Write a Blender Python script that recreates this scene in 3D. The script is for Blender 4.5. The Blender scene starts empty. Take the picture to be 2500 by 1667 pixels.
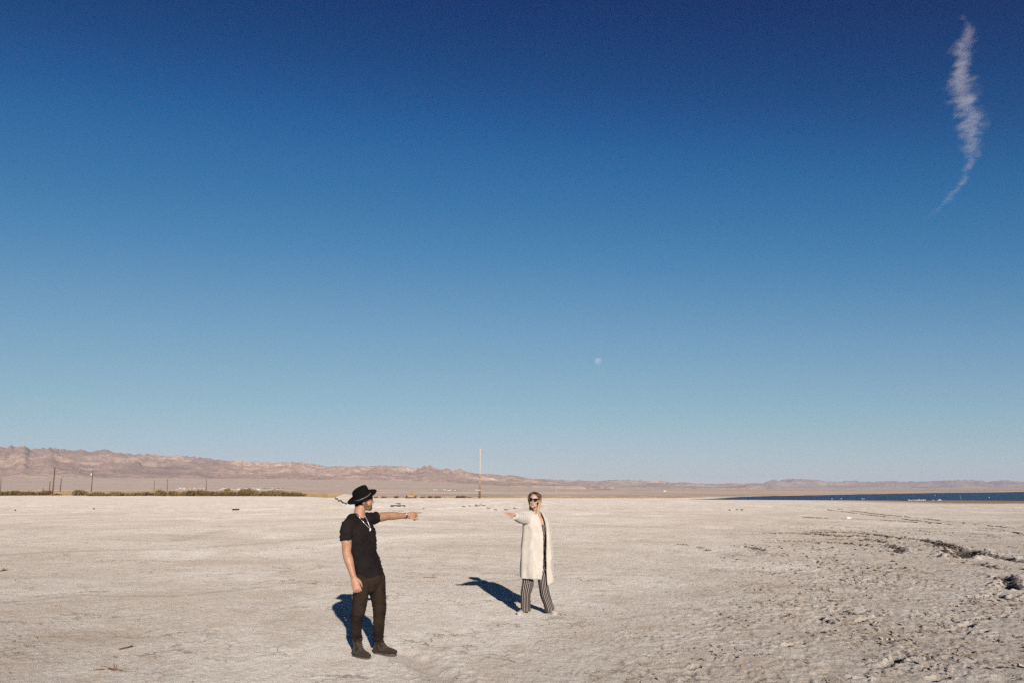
import bpy, bmesh, math, random
import numpy as np
from mathutils import Vector, Matrix
from mathutils.bvhtree import BVHTree

# ------------------------------------------------------------------ camera
CAM_H = 1.75
PITCH = math.radians(10.6)
FPX = 1944.0                      # 28 mm lens on a 36 mm wide frame, in 2500-pixel units
scene = bpy.context.scene
col = scene.collection
cam_data = bpy.data.cameras.new('camera')
cam_data.lens = 28.0
cam_data.sensor_width = 36.0
cam_data.clip_start = 0.05
cam_data.clip_end = 200000.0
cam = bpy.data.objects.new('camera', cam_data)
cam.location = (0, 0, CAM_H)
cam.rotation_euler = (math.radians(90) + PITCH, 0, 0)
col.objects.link(cam)
scene.camera = cam

# ------------------------------------------------------------------ sky and sun
SUN_EL = math.radians(18.5)
SUN_AZ = math.radians(180.0 - 13.0)      # clockwise from +Y: low sun behind the camera, a little to the right
sun_dir = Vector((math.sin(SUN_AZ) * math.cos(SUN_EL), math.cos(SUN_AZ) * math.cos(SUN_EL), math.sin(SUN_EL)))

world = bpy.data.worlds.new('World')
scene.world = world
world.use_nodes = True
wn, wl = world.node_tree.nodes, world.node_tree.links
wn.clear()
sky = wn.new('ShaderNodeTexSky')
sky.sky_type = 'NISHITA'
sky.sun_disc = False
sky.sun_elevation = SUN_EL
sky.sun_rotation = SUN_AZ
sky.altitude = 2500.0
sky.air_density = 1.0
sky.dust_density = 0.2
sky.ozone_density = 3.0
# film response of the sky: one tone curve per channel, the same for the whole sky, linear above the pale horizon level
SKY_CURVES = [
    [(0.612, 0.0007), (0.69, 0.0015), (0.87, 0.0066), (1.097, 0.0217), (1.383, 0.0506), (1.743, 0.1004), (2.198, 0.1585), (2.771, 0.2129), (3.493, 0.2673), (4.404, 0.3286), (5.552, 0.4043), (7.0, 0.49)],
    [(1.206, 0.0236), (1.36, 0.035), (1.647, 0.0697), (1.993, 0.1258), (2.413, 0.178), (2.922, 0.2356), (3.537, 0.2951), (4.282, 0.3539), (5.185, 0.4113), (6.277, 0.4664), (7.599, 0.5184), (9.2, 0.56)],
    [(2.483, 0.119), (2.8, 0.155), (3.173, 0.2104), (3.596, 0.2843), (4.075, 0.3471), (4.618, 0.3935), (5.233, 0.4362), (5.93, 0.475), (6.72, 0.5105), (7.616, 0.5403), (8.63, 0.5646), (9.78, 0.605)]]
SKY_STRENGTH = 0.06
EXPOSURE = 0.3
sep = wn.new('ShaderNodeSeparateColor'); com = wn.new('ShaderNodeCombineColor')
wl.new(sky.outputs[0], sep.inputs[0])
for _i in range(3):
    def _m(op, a, b):
        n = wn.new('ShaderNodeMath'); n.operation = op
        for k, val in enumerate((a, b)):
            if isinstance(val, bpy.types.NodeSocket): wl.new(val, n.inputs[k])
            else: n.inputs[k].default_value = val
        return n.outputs[0]
    pts = SKY_CURVES[_i]
    top = pts[-1][0]
    r_ = _m('DIVIDE', sep.outputs[_i], top)
    fc = wn.new('ShaderNodeFloatCurve')
    cv = fc.mapping.curves[0]
    cv.points[0].location = (0.0, 0.0); cv.points[1].location = (1.0, pts[-1][1])
    for px_, py_ in pts[:-1]:
        cv.points.new(px_ / top, py_)
    fc.mapping.update()
    wl.new(_m('MINIMUM', r_, 1.0), fc.inputs['Value'])
    q_ = _m('MULTIPLY', fc.outputs[0], _m('MAXIMUM', r_, 1.0))
    wl.new(_m('MULTIPLY', q_, 1.0 / (SKY_STRENGTH * 2 ** EXPOSURE)), com.inputs[_i])
bg = wn.new('ShaderNodeBackground')
bg.inputs['Strength'].default_value = SKY_STRENGTH
wo = wn.new('ShaderNodeOutputWorld')
wl.new(com.outputs[0], bg.inputs['Color'])
wl.new(bg.outputs[0], wo.inputs['Surface'])

sun_data = bpy.data.lights.new('sun', 'SUN')
sun_data.energy = 5.0
sun_data.angle = math.radians(0.53)
sun_data.color = (1.0, 0.92, 0.82)
sun = bpy.data.objects.new('sun', sun_data)
sun.rotation_euler = (-sun_dir).to_track_quat('-Z', 'Y').to_euler()
sun.location = (0, -20, 30)
col.objects.link(sun)

scene.render.engine = 'CYCLES'
scene.view_settings.view_transform = 'Standard'
scene.view_settings.look = 'None'
scene.view_settings.gamma = 1.0
scene.view_settings.use_curve_mapping = False
scene.view_settings.exposure = EXPOSURE
scene.cycles.use_denoising = False
scene.cycles.max_bounces = 8
scene.cycles.volume_bounces = 1
scene.cycles.transparent_max_bounces = 16

# ------------------------------------------------------------------ helpers
_cp, _sp = math.cos(PITCH), math.sin(PITCH)
HZ = 833.5 + FPX * math.tan(PITCH)        # photo row of the level horizon

def ray(u, v):
    a, b = (u - 1250.0) / FPX, (v - 833.5) / FPX
    return Vector((a, _cp + b * _sp, _sp - b * _cp))

def P(u, v, Y):
    """world point seen at photo position (u, v) at a distance Y in front of the camera"""
    d = ray(u, v)
    return Vector((0, 0, CAM_H)) + d * (Y / d.y)

def G(u, v, z=0.0):
    """world point on the ground seen at photo position (u, v)"""
    d = ray(u, v)
    return Vector((0, 0, CAM_H)) + d * ((z - CAM_H) / d.z)

def u_of(x, y, z=0.0):
    dz = z - CAM_H
    return 1250.0 + FPX * x / (y * _cp + dz * _sp)

def sstep(a, b, x):
    t = np.clip((x - a) / (b - a), 0, 1)
    return t * t * (3 - 2 * t)

def _hash(ix, iy, seed):
    h = (ix.astype(np.int64) * 374761393 + iy.astype(np.int64) * 668265263 + seed * 974711) & 0xFFFFFFFF
    h = ((h ^ (h >> 13)) * 1274126177) & 0xFFFFFFFF
    h = ((h ^ (h >> 16)) * 2246822519) & 0xFFFFFFFF
    return (h ^ (h >> 15)) & 0xFFFFFFFF

def noise(x, y, seed=0):
    x = np.asarray(x, dtype=np.float64); y = np.asarray(y, dtype=np.float64)
    ix, iy = np.floor(x), np.floor(y)
    fx, fy = x - ix, y - iy
    def g(ox, oy):
        a = _hash(ix + ox, iy + oy, seed) * (2 * math.pi / 4294967296.0)
        return np.cos(a) * (fx - ox) + np.sin(a) * (fy - oy)
    wx = fx * fx * fx * (fx * (fx * 6 - 15) + 10)
    wy = fy * fy * fy * (fy * (fy * 6 - 15) + 10)
    n0 = g(0, 0) * (1 - wx) + g(1, 0) * wx
    n1 = g(0, 1) * (1 - wx) + g(1, 1) * wx
    return (n0 * (1 - wy) + n1 * wy) * 1.5

def fbm(x, y, octaves=4, seed=0, gain=0.5, lac=2.03):
    s = 0.0; a = 1.0; t = 0.0
    for i in range(octaves):
        s = s + a * noise(x, y, seed + i * 17)
        t += a; a *= gain
        x = x * lac + 13.7; y = y * lac - 7.1
    return s / t

def ridged(x, y, octaves=5, seed=0, gain=0.5, lac=2.07):
    s = 0.0; a = 1.0; t = 0.0; w = 1.0
    for i in range(octaves):
        n = 1.0 - np.abs(noise(x, y, seed + i * 31))
        n = n * n
        s = s + a * n * w
        w = np.clip(n * 1.6, 0, 1)
        t += a; a *= gain
        x = x * lac + 5.3; y = y * lac + 9.2
    return s / t

def add_mesh(name, verts, faces, mat, parent=None, smooth=False, loc=None):
    me = bpy.data.meshes.new(name)
    verts = np.asarray(verts, dtype=np.float32).reshape(-1, 3)
    if isinstance(faces, np.ndarray):
        k = faces.shape[1]
        me.vertices.add(len(verts)); me.vertices.foreach_set('co', verts.ravel())
        me.loops.add(faces.size); me.loops.foreach_set('vertex_index', faces.astype(np.int32).ravel())
        me.polygons.add(len(faces))
        me.polygons.foreach_set('loop_start', np.arange(0, faces.size, k, dtype=np.int32))
        me.update(calc_edges=True)
    else:
        me.from_pydata(verts.tolist(), [], faces)
    me.validate()
    if smooth:
        me.polygons.foreach_set('use_smooth', np.ones(len(me.polygons), dtype=bool))
    if mat is not None:
        me.materials.append(mat)
    ob = bpy.data.objects.new(name, me)
    col.objects.link(ob)
    if parent is not None:
        ob.parent = parent
    if loc is not None:
        ob.location = loc
    return ob

def tag(o, label, category, group=None):
    o['label'] = label; o['category'] = category
    if group: o['group'] = group
    return o

def empty(name, loc=(0, 0, 0), rz=0.0):
    o = bpy.data.objects.new(name, None)
    o.empty_display_size = 0.2
    o.location = loc; o.rotation_euler = (0, 0, rz)
    col.objects.link(o)
    return o

def grid_faces(nr, nc, wrap=False):
    r = np.arange(nr - 1)[:, None]; c = np.arange(nc if wrap else nc - 1)[None, :]
    c2 = (c + 1) % nc
    a = r * nc + c; b = r * nc + c2; d = (r + 1) * nc + c; e = (r + 1) * nc + c2
    return np.stack([a, b, e, d], axis=-1).reshape(-1, 4)

# ------------------------------------------------------------------ materials
def new_mat(name):
    m = bpy.data.materials.new(name); m.use_nodes = True
    nt = m.node_tree; nt.nodes.clear()
    out = nt.nodes.new('ShaderNodeOutputMaterial')
    return m, nt, out

def N(nt, kind, **kw):
    n = nt.nodes.new(kind)
    for k, v in kw.items():
        setattr(n, k, v)
    return n

def setv(n, **kw):
    for k, v in kw.items():
        n.inputs[k.replace('_', ' ')].default_value = v
    return n

def ramp(nt, fac, stops, interp='LINEAR'):
    r = N(nt, 'ShaderNodeValToRGB')
    r.color_ramp.interpolation = interp
    els = r.color_ramp.elements
    while len(els) < len(stops): els.new(0.5)
    for e, (p, c) in zip(els, stops):
        e.position = p
        e.color = (c[0], c[1], c[2], 1) if hasattr(c, '__len__') else (c, c, c, 1)
    nt.links.new(fac, r.inputs[0])
    return r.outputs[0]

def mix(nt, fac, a, b, mode='MIX'):
    m = N(nt, 'ShaderNodeMix', data_type='RGBA', blend_type=mode)
    for sock, val in ((m.inputs[0], fac), (m.inputs[6], a), (m.inputs[7], b)):
        if isinstance(val, bpy.types.NodeSocket): nt.links.new(val, sock)
        elif hasattr(val, '__len__'): sock.default_value = (val[0], val[1], val[2], 1)
        else: sock.default_value = val
    return m.outputs[2]

def math_n(nt, op, a, b=None, clamp=False):
    m = N(nt, 'ShaderNodeMath', operation=op); m.use_clamp = clamp
    for i, val in enumerate((a, b)):
        if val is None: continue
        if isinstance(val, bpy.types.NodeSocket): nt.links.new(val, m.inputs[i])
        else: m.inputs[i].default_value = val
    return m.outputs[0]

def tex_noise(nt, vec, scale, detail=4.0, rough=0.55, dist=0.0):
    n = N(nt, 'ShaderNodeTexNoise')
    setv(n, Scale=scale, Detail=detail, Roughness=rough, Distortion=dist)
    if vec is not None: nt.links.new(vec, n.inputs['Vector'])
    return n.outputs['Fac']

def mapping(nt, vec, scale=(1, 1, 1), loc=(0, 0, 0), rot=(0, 0, 0)):
    m = N(nt, 'ShaderNodeMapping')
    m.inputs['Scale'].default_value = scale; m.inputs['Location'].default_value = loc; m.inputs['Rotation'].default_value = rot
    nt.links.new(vec, m.inputs['Vector'])
    return m.outputs[0]

def objvec(nt):
    return N(nt, 'ShaderNodeTexCoord').outputs['Object']

def bump(nt, height, strength, dist, normal=None):
    b = N(nt, 'ShaderNodeBump')
    b.inputs['Strength'].default_value = strength; b.inputs['Distance'].default_value = dist
    nt.links.new(height, b.inputs['Height'])
    if normal is not None: nt.links.new(normal, b.inputs['Normal'])
    return b.outputs[0]

def principled(nt, out, color, rough=0.7, spec=0.3, metal=0.0, normal=None):
    p = N(nt, 'ShaderNodeBsdfPrincipled')
    if isinstance(color, bpy.types.NodeSocket): nt.links.new(color, p.inputs['Base Color'])
    else: p.inputs['Base Color'].default_value = (*color, 1)
    if isinstance(rough, bpy.types.NodeSocket): nt.links.new(rough, p.inputs['Roughness'])
    else: p.inputs['Roughness'].default_value = rough
    p.inputs['Specular IOR Level'].default_value = spec
    p.inputs['Metallic'].default_value = metal
    if normal is not None: nt.links.new(normal, p.inputs['Normal'])
    nt.links.new(p.outputs[0], out.inputs['Surface'])
    return p

def simple_mat(name, c1, c2=None, scale=8.0, rough=0.75, spec=0.25, bump_s=0.0, bump_d=0.01, bscale=None, metal=0.0):
    m, nt, out = new_mat(name)
    v = objvec(nt)
    c2 = c2 or tuple(x * 0.75 for x in c1)
    n = tex_noise(nt, v, scale, 6, 0.6)
    c = ramp(nt, n, [(0.35, c2), (0.65, c1)])
    nrm = None
    if bump_s:
        nrm = bump(nt, tex_noise(nt, v, bscale or scale * 4, 6, 0.6), bump_s, bump_d)
    principled(nt, out, c, rough, spec, metal, nrm)
    return m
# ------------------------------------------------------------------ the salt flat
RUTS = [  # photo polyline, half width (m), depth (m), shoulder (m), mud and painted shade amount
    ([(1880, 1302), (1960, 1303), (2040, 1299), (2110, 1302), (2180, 1312), (2240, 1316), (2290, 1327), (2335, 1341), (2356, 1351), (2343, 1363)], .20, .10, .08, .95),
    ([(2340, 1358), (2352, 1352), (2360, 1344)], .34, .16, .08, 1.0),
    ([(2432, 1404), (2452, 1405), (2462, 1418), (2460, 1436)], .15, .12, .05, 1.0),
    ([(2380, 1350), (2430, 1358), (2500, 1372)], .18, .07, .05, .8),
    ([(2098, 1317), (2130, 1320), (2152, 1324)], .22, .07, .06, .75),
    ([(2160, 1331), (2190, 1338), (2200, 1341), (2186, 1350)], .16, .06, .05, .8),
    ([(2330, 1377), (2380, 1376), (2430, 1386)], .15, .05, .05, .7),
    ([(1950, 1304), (2010, 1305), (2060, 1310), (2100, 1308)], .22, .04, .06, .7),
    ([(2020, 1243), (2110, 1255), (2230, 1269), (2340, 1283), (2430, 1292), (2500, 1304)], .17, .03, .03, .30),
    ([(2047, 1242), (2150, 1255), (2260, 1266), (2340, 1275), (2420, 1284), (2500, 1291)], .17, .03, .03, .25),
    ([(1960, 1262), (2060, 1266), (2200, 1272), (2310, 1281)], .16, .02, .03, .2),
    ([(1900, 1320), (2060, 1327), (2120, 1334), (2200, 1340)], .16, .03, .05, .6),
    ([(1655, 1328), (1700, 1333), (1730, 1344)], .10, .03, .03, .5),
    ([(1780, 1331), (1830, 1335), (1862, 1345)], .13, .05, .05, .8),
    ([(1905, 1582), (1935, 1573), (1962, 1570)], .05, .06, .03, .9),
    ([(1682, 1633), (1705, 1626)], .04, .05, .02, .9),
    ([(2150, 1630), (2175, 1620), (2195, 1607)], .06, .08, .03, .9),
    ([(2095, 1657), (2135, 1645)], .05, .05, .03, .6),
    ([(2275, 1661), (2300, 1657)], .06, .08, .03, .9),
    ([(2316, 1476), (2350, 1472), (2380, 1464), (2430, 1450), (2460, 1463), (2480, 1452)], .06, .05, .03, .6),
    ([(2095, 1518), (2125, 1512), (2145, 1504)], .05, .05, .03, .5),
    ([(1990, 1508), (2025, 1522)], .05, .05, .03, .5),
    ([(2355, 1530), (2385, 1512), (2410, 1506)], .06, .05, .03, .5),
    # soft old wheel marks on the left and by the man's boots
    ([(0, 1352), (150, 1344), (300, 1340), (450, 1338), (600, 1326), (800, 1312)], .45, .02, .015, .0),
    ([(0, 1330), (120, 1320), (260, 1314), (420, 1322), (560, 1290)], .25, .015, .02, .0),
    ([(960, 1592), (1010, 1610), (1060, 1640), (1110, 1667)], .16, .05, .02, .0),
    ([(20, 1292), (60, 1290), (130, 1284)], .4, .03, .02, .0),
    ([(640, 1272), (760, 1268), (900, 1262), (1100, 1268), (1230, 1275)], .5, .015, .01, .0),
    ([(0, 1470), (200, 1450), (420, 1452), (640, 1430)], .16, .012, .01, .0),
    ([(1300, 1270), (1500, 1283), (1700, 1290), (1900, 1300)], .4, .015, .01, .0),
    ([(1180, 1420), (1400, 1400), (1600, 1405)], .14, .015, .01, .0),
]

def rough_mask(x, y):
    """how broken the salt crust is: strong on the right, a little in the near left corner"""
    m = sstep(-1.2, 5.5, x - 0.30 * (y - 8.0)) * (1 - 0.55 * sstep(30, 70, y))
    m = m + 0.55 * sstep(-4.2, -6.2, x) * sstep(11.5, 8.5, y)
    n = fbm(x * 0.35, y * 0.22, 3, 91)
    return np.clip(m * (0.75 + 0.9 * n), 0, 1)

def macro_z(x, y):
    d = np.sqrt(x * x + y * y)
    az = np.arctan2(x, np.maximum(y, 1e-3))
    u = 1250 + 1978 * np.tan(np.clip(az, -1.2, 1.2))
    z = 0.30 * sstep(130, 285, d) * sstep(900, 650, u)                       # the flat lifts a little towards the left scrub
    bank = sstep(560, 830, u) * sstep(1420, 1300, u)
    wob = 1 + 0.28 * noise(u / 34.0, d / 40.0, 5)
    z = z + 0.52 * bank * wob * np.exp(-((d - 106) / 24.0) ** 2)             # low bank of broken crust
    z = z + 0.15 * np.exp(-((d - 80) / 9.0) ** 2) * bank * (0.6 + noise(u / 20.0, d / 7, 6))
    z = z + 0.75 * np.exp(-((u - 848) / 34.0) ** 2 - ((d - 108) / 14.0) ** 2)   # the mound
    z = z + 0.22 * np.exp(-((u - 806) / 14.0) ** 2 - ((d - 106) / 12.0) ** 2)
    z = z + 0.020 * fbm(x / 6.0, y / 6.0, 3, 3) * sstep(3, 12, d) * sstep(300, 120, d)
    return z

def build_ground():
    dense = np.linspace(math.radians(-37.5), math.radians(37.5), 980)
    coarse = np.radians(np.arange(41.0, 319.5, 4.0))
    az = np.concatenate([dense, coarse])
    rs = [0.25, 0.8, 1.6, 2.6, 3.6, 4.6, 5.4, 6.0, 6.5]
    r = 6.9
    while r < 45: rs.append(r); r *= 1.0042
    while r < 170: rs.append(r); r *= 1.009
    while r < 44000: rs.append(r); r *= 1.10
    rs = np.array(rs)
    R, A = np.meshgrid(rs, az, indexing='ij')
    X, Y = R * np.sin(A), R * np.cos(A)
    x, y = X.ravel(), Y.ravel()
    z = macro_z(x, y)
    mud_shade = np.zeros_like(z); path = np.zeros_like(z); hump = np.zeros_like(z)
    near = (R.ravel() > 5.5) & (R.ravel() < 175) & (y > 4)
    idx = np.nonzero(near)[0]
    xn, yn = x[idx], y[idx]
    rm = rough_mask(xn, yn)
    fade = sstep(120, 40, yn)
    fine = sstep(45, 22, yn)
    warp_x = xn + 0.12 * noise(xn * 2.1, yn * 2.1, 41); warp_y = yn + 0.12 * noise(xn * 2.1, yn * 2.1, 42)
    # gentle hard-pan relief everywhere
    dz = 0.010 * fbm(xn * 0.9, yn * 0.9, 4, 11) * fade
    dz += 0.006 * fbm(xn * 4.0, yn * 4.0, 3, 12) * fine
    dz += 0.0075 * np.abs(noise(warp_x * 9.0, warp_y * 9.0, 13)) * fine + 0.004 * noise(warp_x * 17.0, warp_y * 17.0, 14) * fine
    # popcorn crust: lumps and lifted plates
    lum = np.abs(noise(warp_x * 3.1, warp_y * 3.1, 21))
    lum2 = np.abs(noise(warp_x * 7.3, warp_y * 7.3, 22))
    lum3 = np.maximum(0, noise(warp_x * 13.0, warp_y * 13.0, 23))
    plates = sstep(0.16, 0.30, noise(warp_x * 1.7, warp_y * 1.7, 24)) + sstep(0.2, 0.32, noise(warp_x * 4.3, warp_y * 4.3, 25))
    dz += rm * fade * (0.014 * lum + 0.016 * lum2 + 0.010 * plates)
    dz += (0.10 + rm) * fine * 0.016 * lum3
    cl = sstep(-0.25, 0.35, fbm(xn * 0.55, yn * 0.45, 3, 28))                # the pits come in clusters
    pit = sstep(0.40, 0.60, noise(warp_x * 5.1, warp_y * 5.1, 26)) * (0.02 + rm) * fine * cl
    pit2 = sstep(0.27, 0.42, noise(warp_x * 10.5, warp_y * 9.0, 27)) * (0.05 + rm) * sstep(34, 16, yn) * (0.3 + 0.7 * cl)
    far_pit = sstep(0.34, 0.5, noise(warp_x * 1.6, warp_y * 0.8, 29)) * rm * sstep(14, 24, yn) * sstep(60, 40, yn) * cl
    dz -= 0.045 * pit + 0.025 * pit2
    dz += 0.030 * far_pit
    md = np.clip(0.85 * pit + 0.75 * pit2 + 0.5 * far_pit, 0, 1)
    bankm = sstep(66, 78, yn) * sstep(150, 120, yn)
    dz += bankm * 0.13 * (ridged(xn * 0.6, yn * 0.22, 5, 33) - 0.5)
    ph = np.zeros_like(xn); hp = np.zeros_like(xn)
    for pts, hw, dep, sh, mu in RUTS:
        w = [G(a, b) for a, b in pts]
        wx = np.array([p.x for p in w]); wy = np.array([p.y for p in w])
        pad = hw * 5 + 0.5
        sel = (xn > wx.min() - pad) & (xn < wx.max() + pad) & (yn > wy.min() - pad) & (yn < wy.max() + pad)
        si = np.nonzero(sel)[0]
        if not len(si): continue
        px = xn[si] + 0.5 * hw * noise(xn[si] / hw * .55, yn[si] / hw * .55, 61); py = yn[si] + 0.5 * hw * noise(xn[si] / hw * .55, yn[si] / hw * .55, 62)
        best = np.full(len(si), 1e9)
        for i in range(len(w) - 1):
            ax, ay, bx, by = wx[i], wy[i], wx[i + 1], wy[i + 1]
            L2 = (bx - ax) ** 2 + (by - ay) ** 2 + 1e-9
            t = np.clip(((px - ax) * (bx - ax) + (py - ay) * (by - ay)) / L2, 0, 1)
            best = np.minimum(best, np.hypot(px - ax - t * (bx - ax), py - ay - t * (by - ay)))
        q = best / hw
        brk = sstep(-0.25, 0.2, noise(xn[si] * 1.3, yn[si] * 1.3, 63)) if mu < 0.7 else 0.6 + 0.4 * sstep(-0.3, 0.2, noise(xn[si] * 2.3, yn[si] * 2.3, 63))
        if mu == 0: brk = 1.0
        trough = np.exp(-(q * 1.15) ** 4) * brk
        farf = sstep(16, 40, yn[si])
        dark_band = np.exp(-(q * (1.0 - 0.45 * farf)) ** 4) * brk * (0.65 + 0.35 * sstep(-0.3, 0.2, noise(xn[si] * 3.1, yn[si] * 3.1, 65)))  # mud colour, widened far off to paint in the shade of the banks
        sharp = sstep(-0.1, 0.25, noise(px * 7, py * 7, 66)) * 0.75 + 0.25
        shoulder = sharp * np.exp(-((q - 1.75) / 0.6) ** 2) * (0.4 + 0.9 * np.abs(noise(xn[si] * 5 / max(hw * 4, .3), yn[si] * 5 / max(hw * 4, .3), 64)))
        dz[si] += -dep * trough + sh * shoulder * (brk if mu else 1)
        md[si] = np.maximum(md[si], mu * dark_band)
        if mu == 0: ph[si] = np.maximum(ph[si], np.exp(-(q * .8) ** 2))
    # quiet, trodden ground under the two people
    for fx, fy in ((-1.72, 9.0), (0.36, 12.05)):
        k = sstep(0.9, 0.35, np.hypot(xn - fx, yn - fy))
        dz *= (1 - 0.7 * k)
    z[idx] += dz
    mud_shade[idx] = md; path[idx] = ph; hump[idx] = rm
    ob_v = np.stack([x, y, z], axis=1)
    f = grid_faces(len(rs), len(az), wrap=True)
    # close the little disc under the camera
    ob = add_mesh('ground', ob_v, f, None, smooth=True)
    me = ob.data
    for nm, arr in (('mud_shade', mud_shade), ('path', path), ('rough', hump)):
        at = me.attributes.new(nm, 'FLOAT', 'POINT')
        at.data.foreach_set('value', arr.astype(np.float32))
    bm = bmesh.new(); bm.from_mesh(me)
    bm.verts.ensure_lookup_table()
    bm.faces.new([bm.verts[i] for i in range(len(az))][::-1])
    bm.normal_update()
    bmesh.ops.recalc_face_normals(bm, faces=bm.faces[:])
    if sum(fc.normal.z for fc in list(bm.faces)[:2000]) < 0:
        bmesh.ops.reverse_faces(bm, faces=bm.faces[:])
    bm.to_mesh(me); bm.free()
    bvh = None
    ob['kind'] = 'structure'
    return ob

def ground_material():
    m, nt, out = new_mat('salt_crust')
    v = objvec(nt)
    L = nt.links
    big = tex_noise(nt, mapping(nt, v, (0.13, 0.22, 1)), 1.0, 8, 0.65, 0.8)
    mid = tex_noise(nt, mapping(nt, v, (0.7, 0.9, 1)), 1.0, 9, 0.7, 0.8)
    fine = tex_noise(nt, v, 9.0, 8, 0.7)
    grain = tex_noise(nt, v, 42.0, 6, 0.75)
    c = ramp(nt, big, [(0.34, (0.420, 0.363, 0.307)), (0.52, (0.533, 0.482, 0.431)), (0.68, (0.581, 0.539, 0.495))])
    c2 = ramp(nt, mid, [(0.33, (0.404, 0.337, 0.277)), (0.50, (0.541, 0.486, 0.436)), (0.66, (0.606, 0.568, 0.529))])
    c = mix(nt, 0.45, c, c2)
    br = tex_noise(nt, mapping(nt, v, (0.16, 0.10, 1), (4, 7, 0)), 1.0, 6, 0.6, 1.2)
    c = mix(nt, ramp(nt, br, [(0.52, 0.0), (0.64, 0.55)]), c, (0.435, 0.365, 0.305))
    c = mix(nt, ramp(nt, br, [(0.34, 0.5), (0.46, 0.0)]), c, (0.70, 0.655, 0.60))
    c = mix(nt, ramp(nt, fine, [(0.32, 0.6), (0.48, 0.0)]), c, (0.363, 0.296, 0.235))
    c = mix(nt, ramp(nt, fine, [(0.58, 0.0), (0.78, 0.5)]), c, (0.647, 0.626, 0.596))
    c = mix(nt, ramp(nt, grain, [(0.30, 0.5), (0.45, 0.0)]), c, (0.307, 0.246, 0.202))
    # tan dust showing through the crust, and small dark specks, stronger where it is broken
    ra = N(nt, 'ShaderNodeAttribute', attribute_name='rough').outputs['Fac']
    tan = ramp(nt, tex_noise(nt, v, 2.6, 7, 0.72, 0.6), [(0.47, 0.0), (0.60, 1.0)])
    c = mix(nt, math_n(nt, 'MULTIPLY', tan, math_n(nt, 'ADD', math_n(nt, 'MULTIPLY', ra, 0.22), 0.34)), c, (0.42, 0.325, 0.24))
    sp = ramp(nt, tex_noise(nt, v, 19.0, 5, 0.7, 0.3), [(0.585, 0.0), (0.63, 1.0)])
    c = mix(nt, math_n(nt, 'MULTIPLY', sp, math_n(nt, 'ADD', math_n(nt, 'MULTIPLY', ra, 0.70), 0.22)), c, (0.075, 0.055, 0.042))
    # thin broken cracks in the hard pan, in loose patches
    vo = N(nt, 'ShaderNodeTexVoronoi', feature='DISTANCE_TO_EDGE'); vo.inputs['Scale'].default_value = 1.7
    wv = N(nt, 'ShaderNodeVectorMath', operation='ADD'); nz = N(nt, 'ShaderNodeTexNoise'); setv(nz, Scale=2.2, Detail=5.0, Roughness=0.65); L.new(v, nz.inputs['Vector'])
    sc_ = N(nt, 'ShaderNodeVectorMath', operation='SCALE'); L.new(nz.outputs['Color'], sc_.inputs[0]); sc_.inputs['Scale'].default_value = 0.9
    L.new(v, wv.inputs[0]); L.new(sc_.outputs[0], wv.inputs[1]); L.new(wv.outputs[0], vo.inputs['Vector'])
    crack = math_n(nt, 'MULTIPLY', ramp(nt, vo.outputs['Distance'], [(0.012, 1.0), (0.035, 0.0)]), ramp(nt, tex_noise(nt, v, 0.7, 4, 0.6), [(0.50, 0.0), (0.60, 0.75)]))
    c = mix(nt, crack, c, (0.17, 0.125, 0.09))
    # old wheel marks: darker trodden dust
    pa = N(nt, 'ShaderNodeAttribute', attribute_name='path').outputs['Fac']
    c = mix(nt, math_n(nt, 'MULTIPLY', pa, 0.45), c, (0.322, 0.278, 0.240))
    # damp mud broken open under the crust, with rut shade painted in
    ma = N(nt, 'ShaderNodeAttribute', attribute_name='mud_shade').outputs['Fac']
    ma = math_n(nt, 'MULTIPLY', ma, ramp(nt, tex_noise(nt, v, 16.0, 4, 0.6), [(0.2, 0.8), (0.45, 1.0)]), True)
    c = mix(nt, ma, c, (0.036, 0.028, 0.025))
    # wet shore of the lake (world position): brown mud along the near water line
    sx = N(nt, 'ShaderNodeSeparateXYZ'); L.new(v, sx.inputs[0])
    wob = math_n(nt, 'MULTIPLY', math_n(nt, 'SUBTRACT', tex_noise(nt, mapping(nt, v, (0.03, 0.11, 1)), 1.0, 5, 0.6), 0.5), 26.0)
    yy = math_n(nt, 'ADD', sx.outputs['Y'], wob)
    rr = N(nt, 'ShaderNodeMapRange'); setv(rr, From_Min=106.0, From_Max=118.0); rr.interpolation_type = 'SMOOTHSTEP'; L.new(yy, rr.inputs[0])
    rx = N(nt, 'ShaderNodeMapRange'); setv(rx, From_Min=50.0, From_Max=72.0); rx.interpolation_type = 'SMOOTHSTEP'; L.new(sx.outputs['X'], rx.inputs[0])
    wet = math_n(nt, 'MULTIPLY', rr.outputs[0], rx.outputs[0])
    c = mix(nt, math_n(nt, 'MULTIPLY', wet, 0.9), c, (0.17, 0.115, 0.065))
    h = N(nt, 'ShaderNodeMath', operation='ADD')
    L.new(fine, h.inputs[0]); L.new(grain, h.inputs[1])
    nrm = bump(nt, h.outputs[0], 0.8, 0.03)
    d = N(nt, 'ShaderNodeBsdfDiffuse'); d.inputs['Roughness'].default_value = 0.75
    L.new(c, d.inputs['Color']); L.new(nrm, d.inputs['Normal'])
    L.new(d.outputs[0], out.inputs['Surface'])
    return m

ground = build_ground()
ground.data.materials.append(ground_material())
_gverts = None
ground_bvh = None
def ground_at(x, y):
    """height of the finished salt flat"""
    global ground_bvh
    if ground_bvh is None:
        dg = bpy.context.evaluated_depsgraph_get()
        ground_bvh = BVHTree.FromObject(ground, dg)
    hit = ground_bvh.ray_cast(Vector((x, y, 50.0)), Vector((0, 0, -1)))
    return hit[0].z if hit[0] else 0.0

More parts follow.
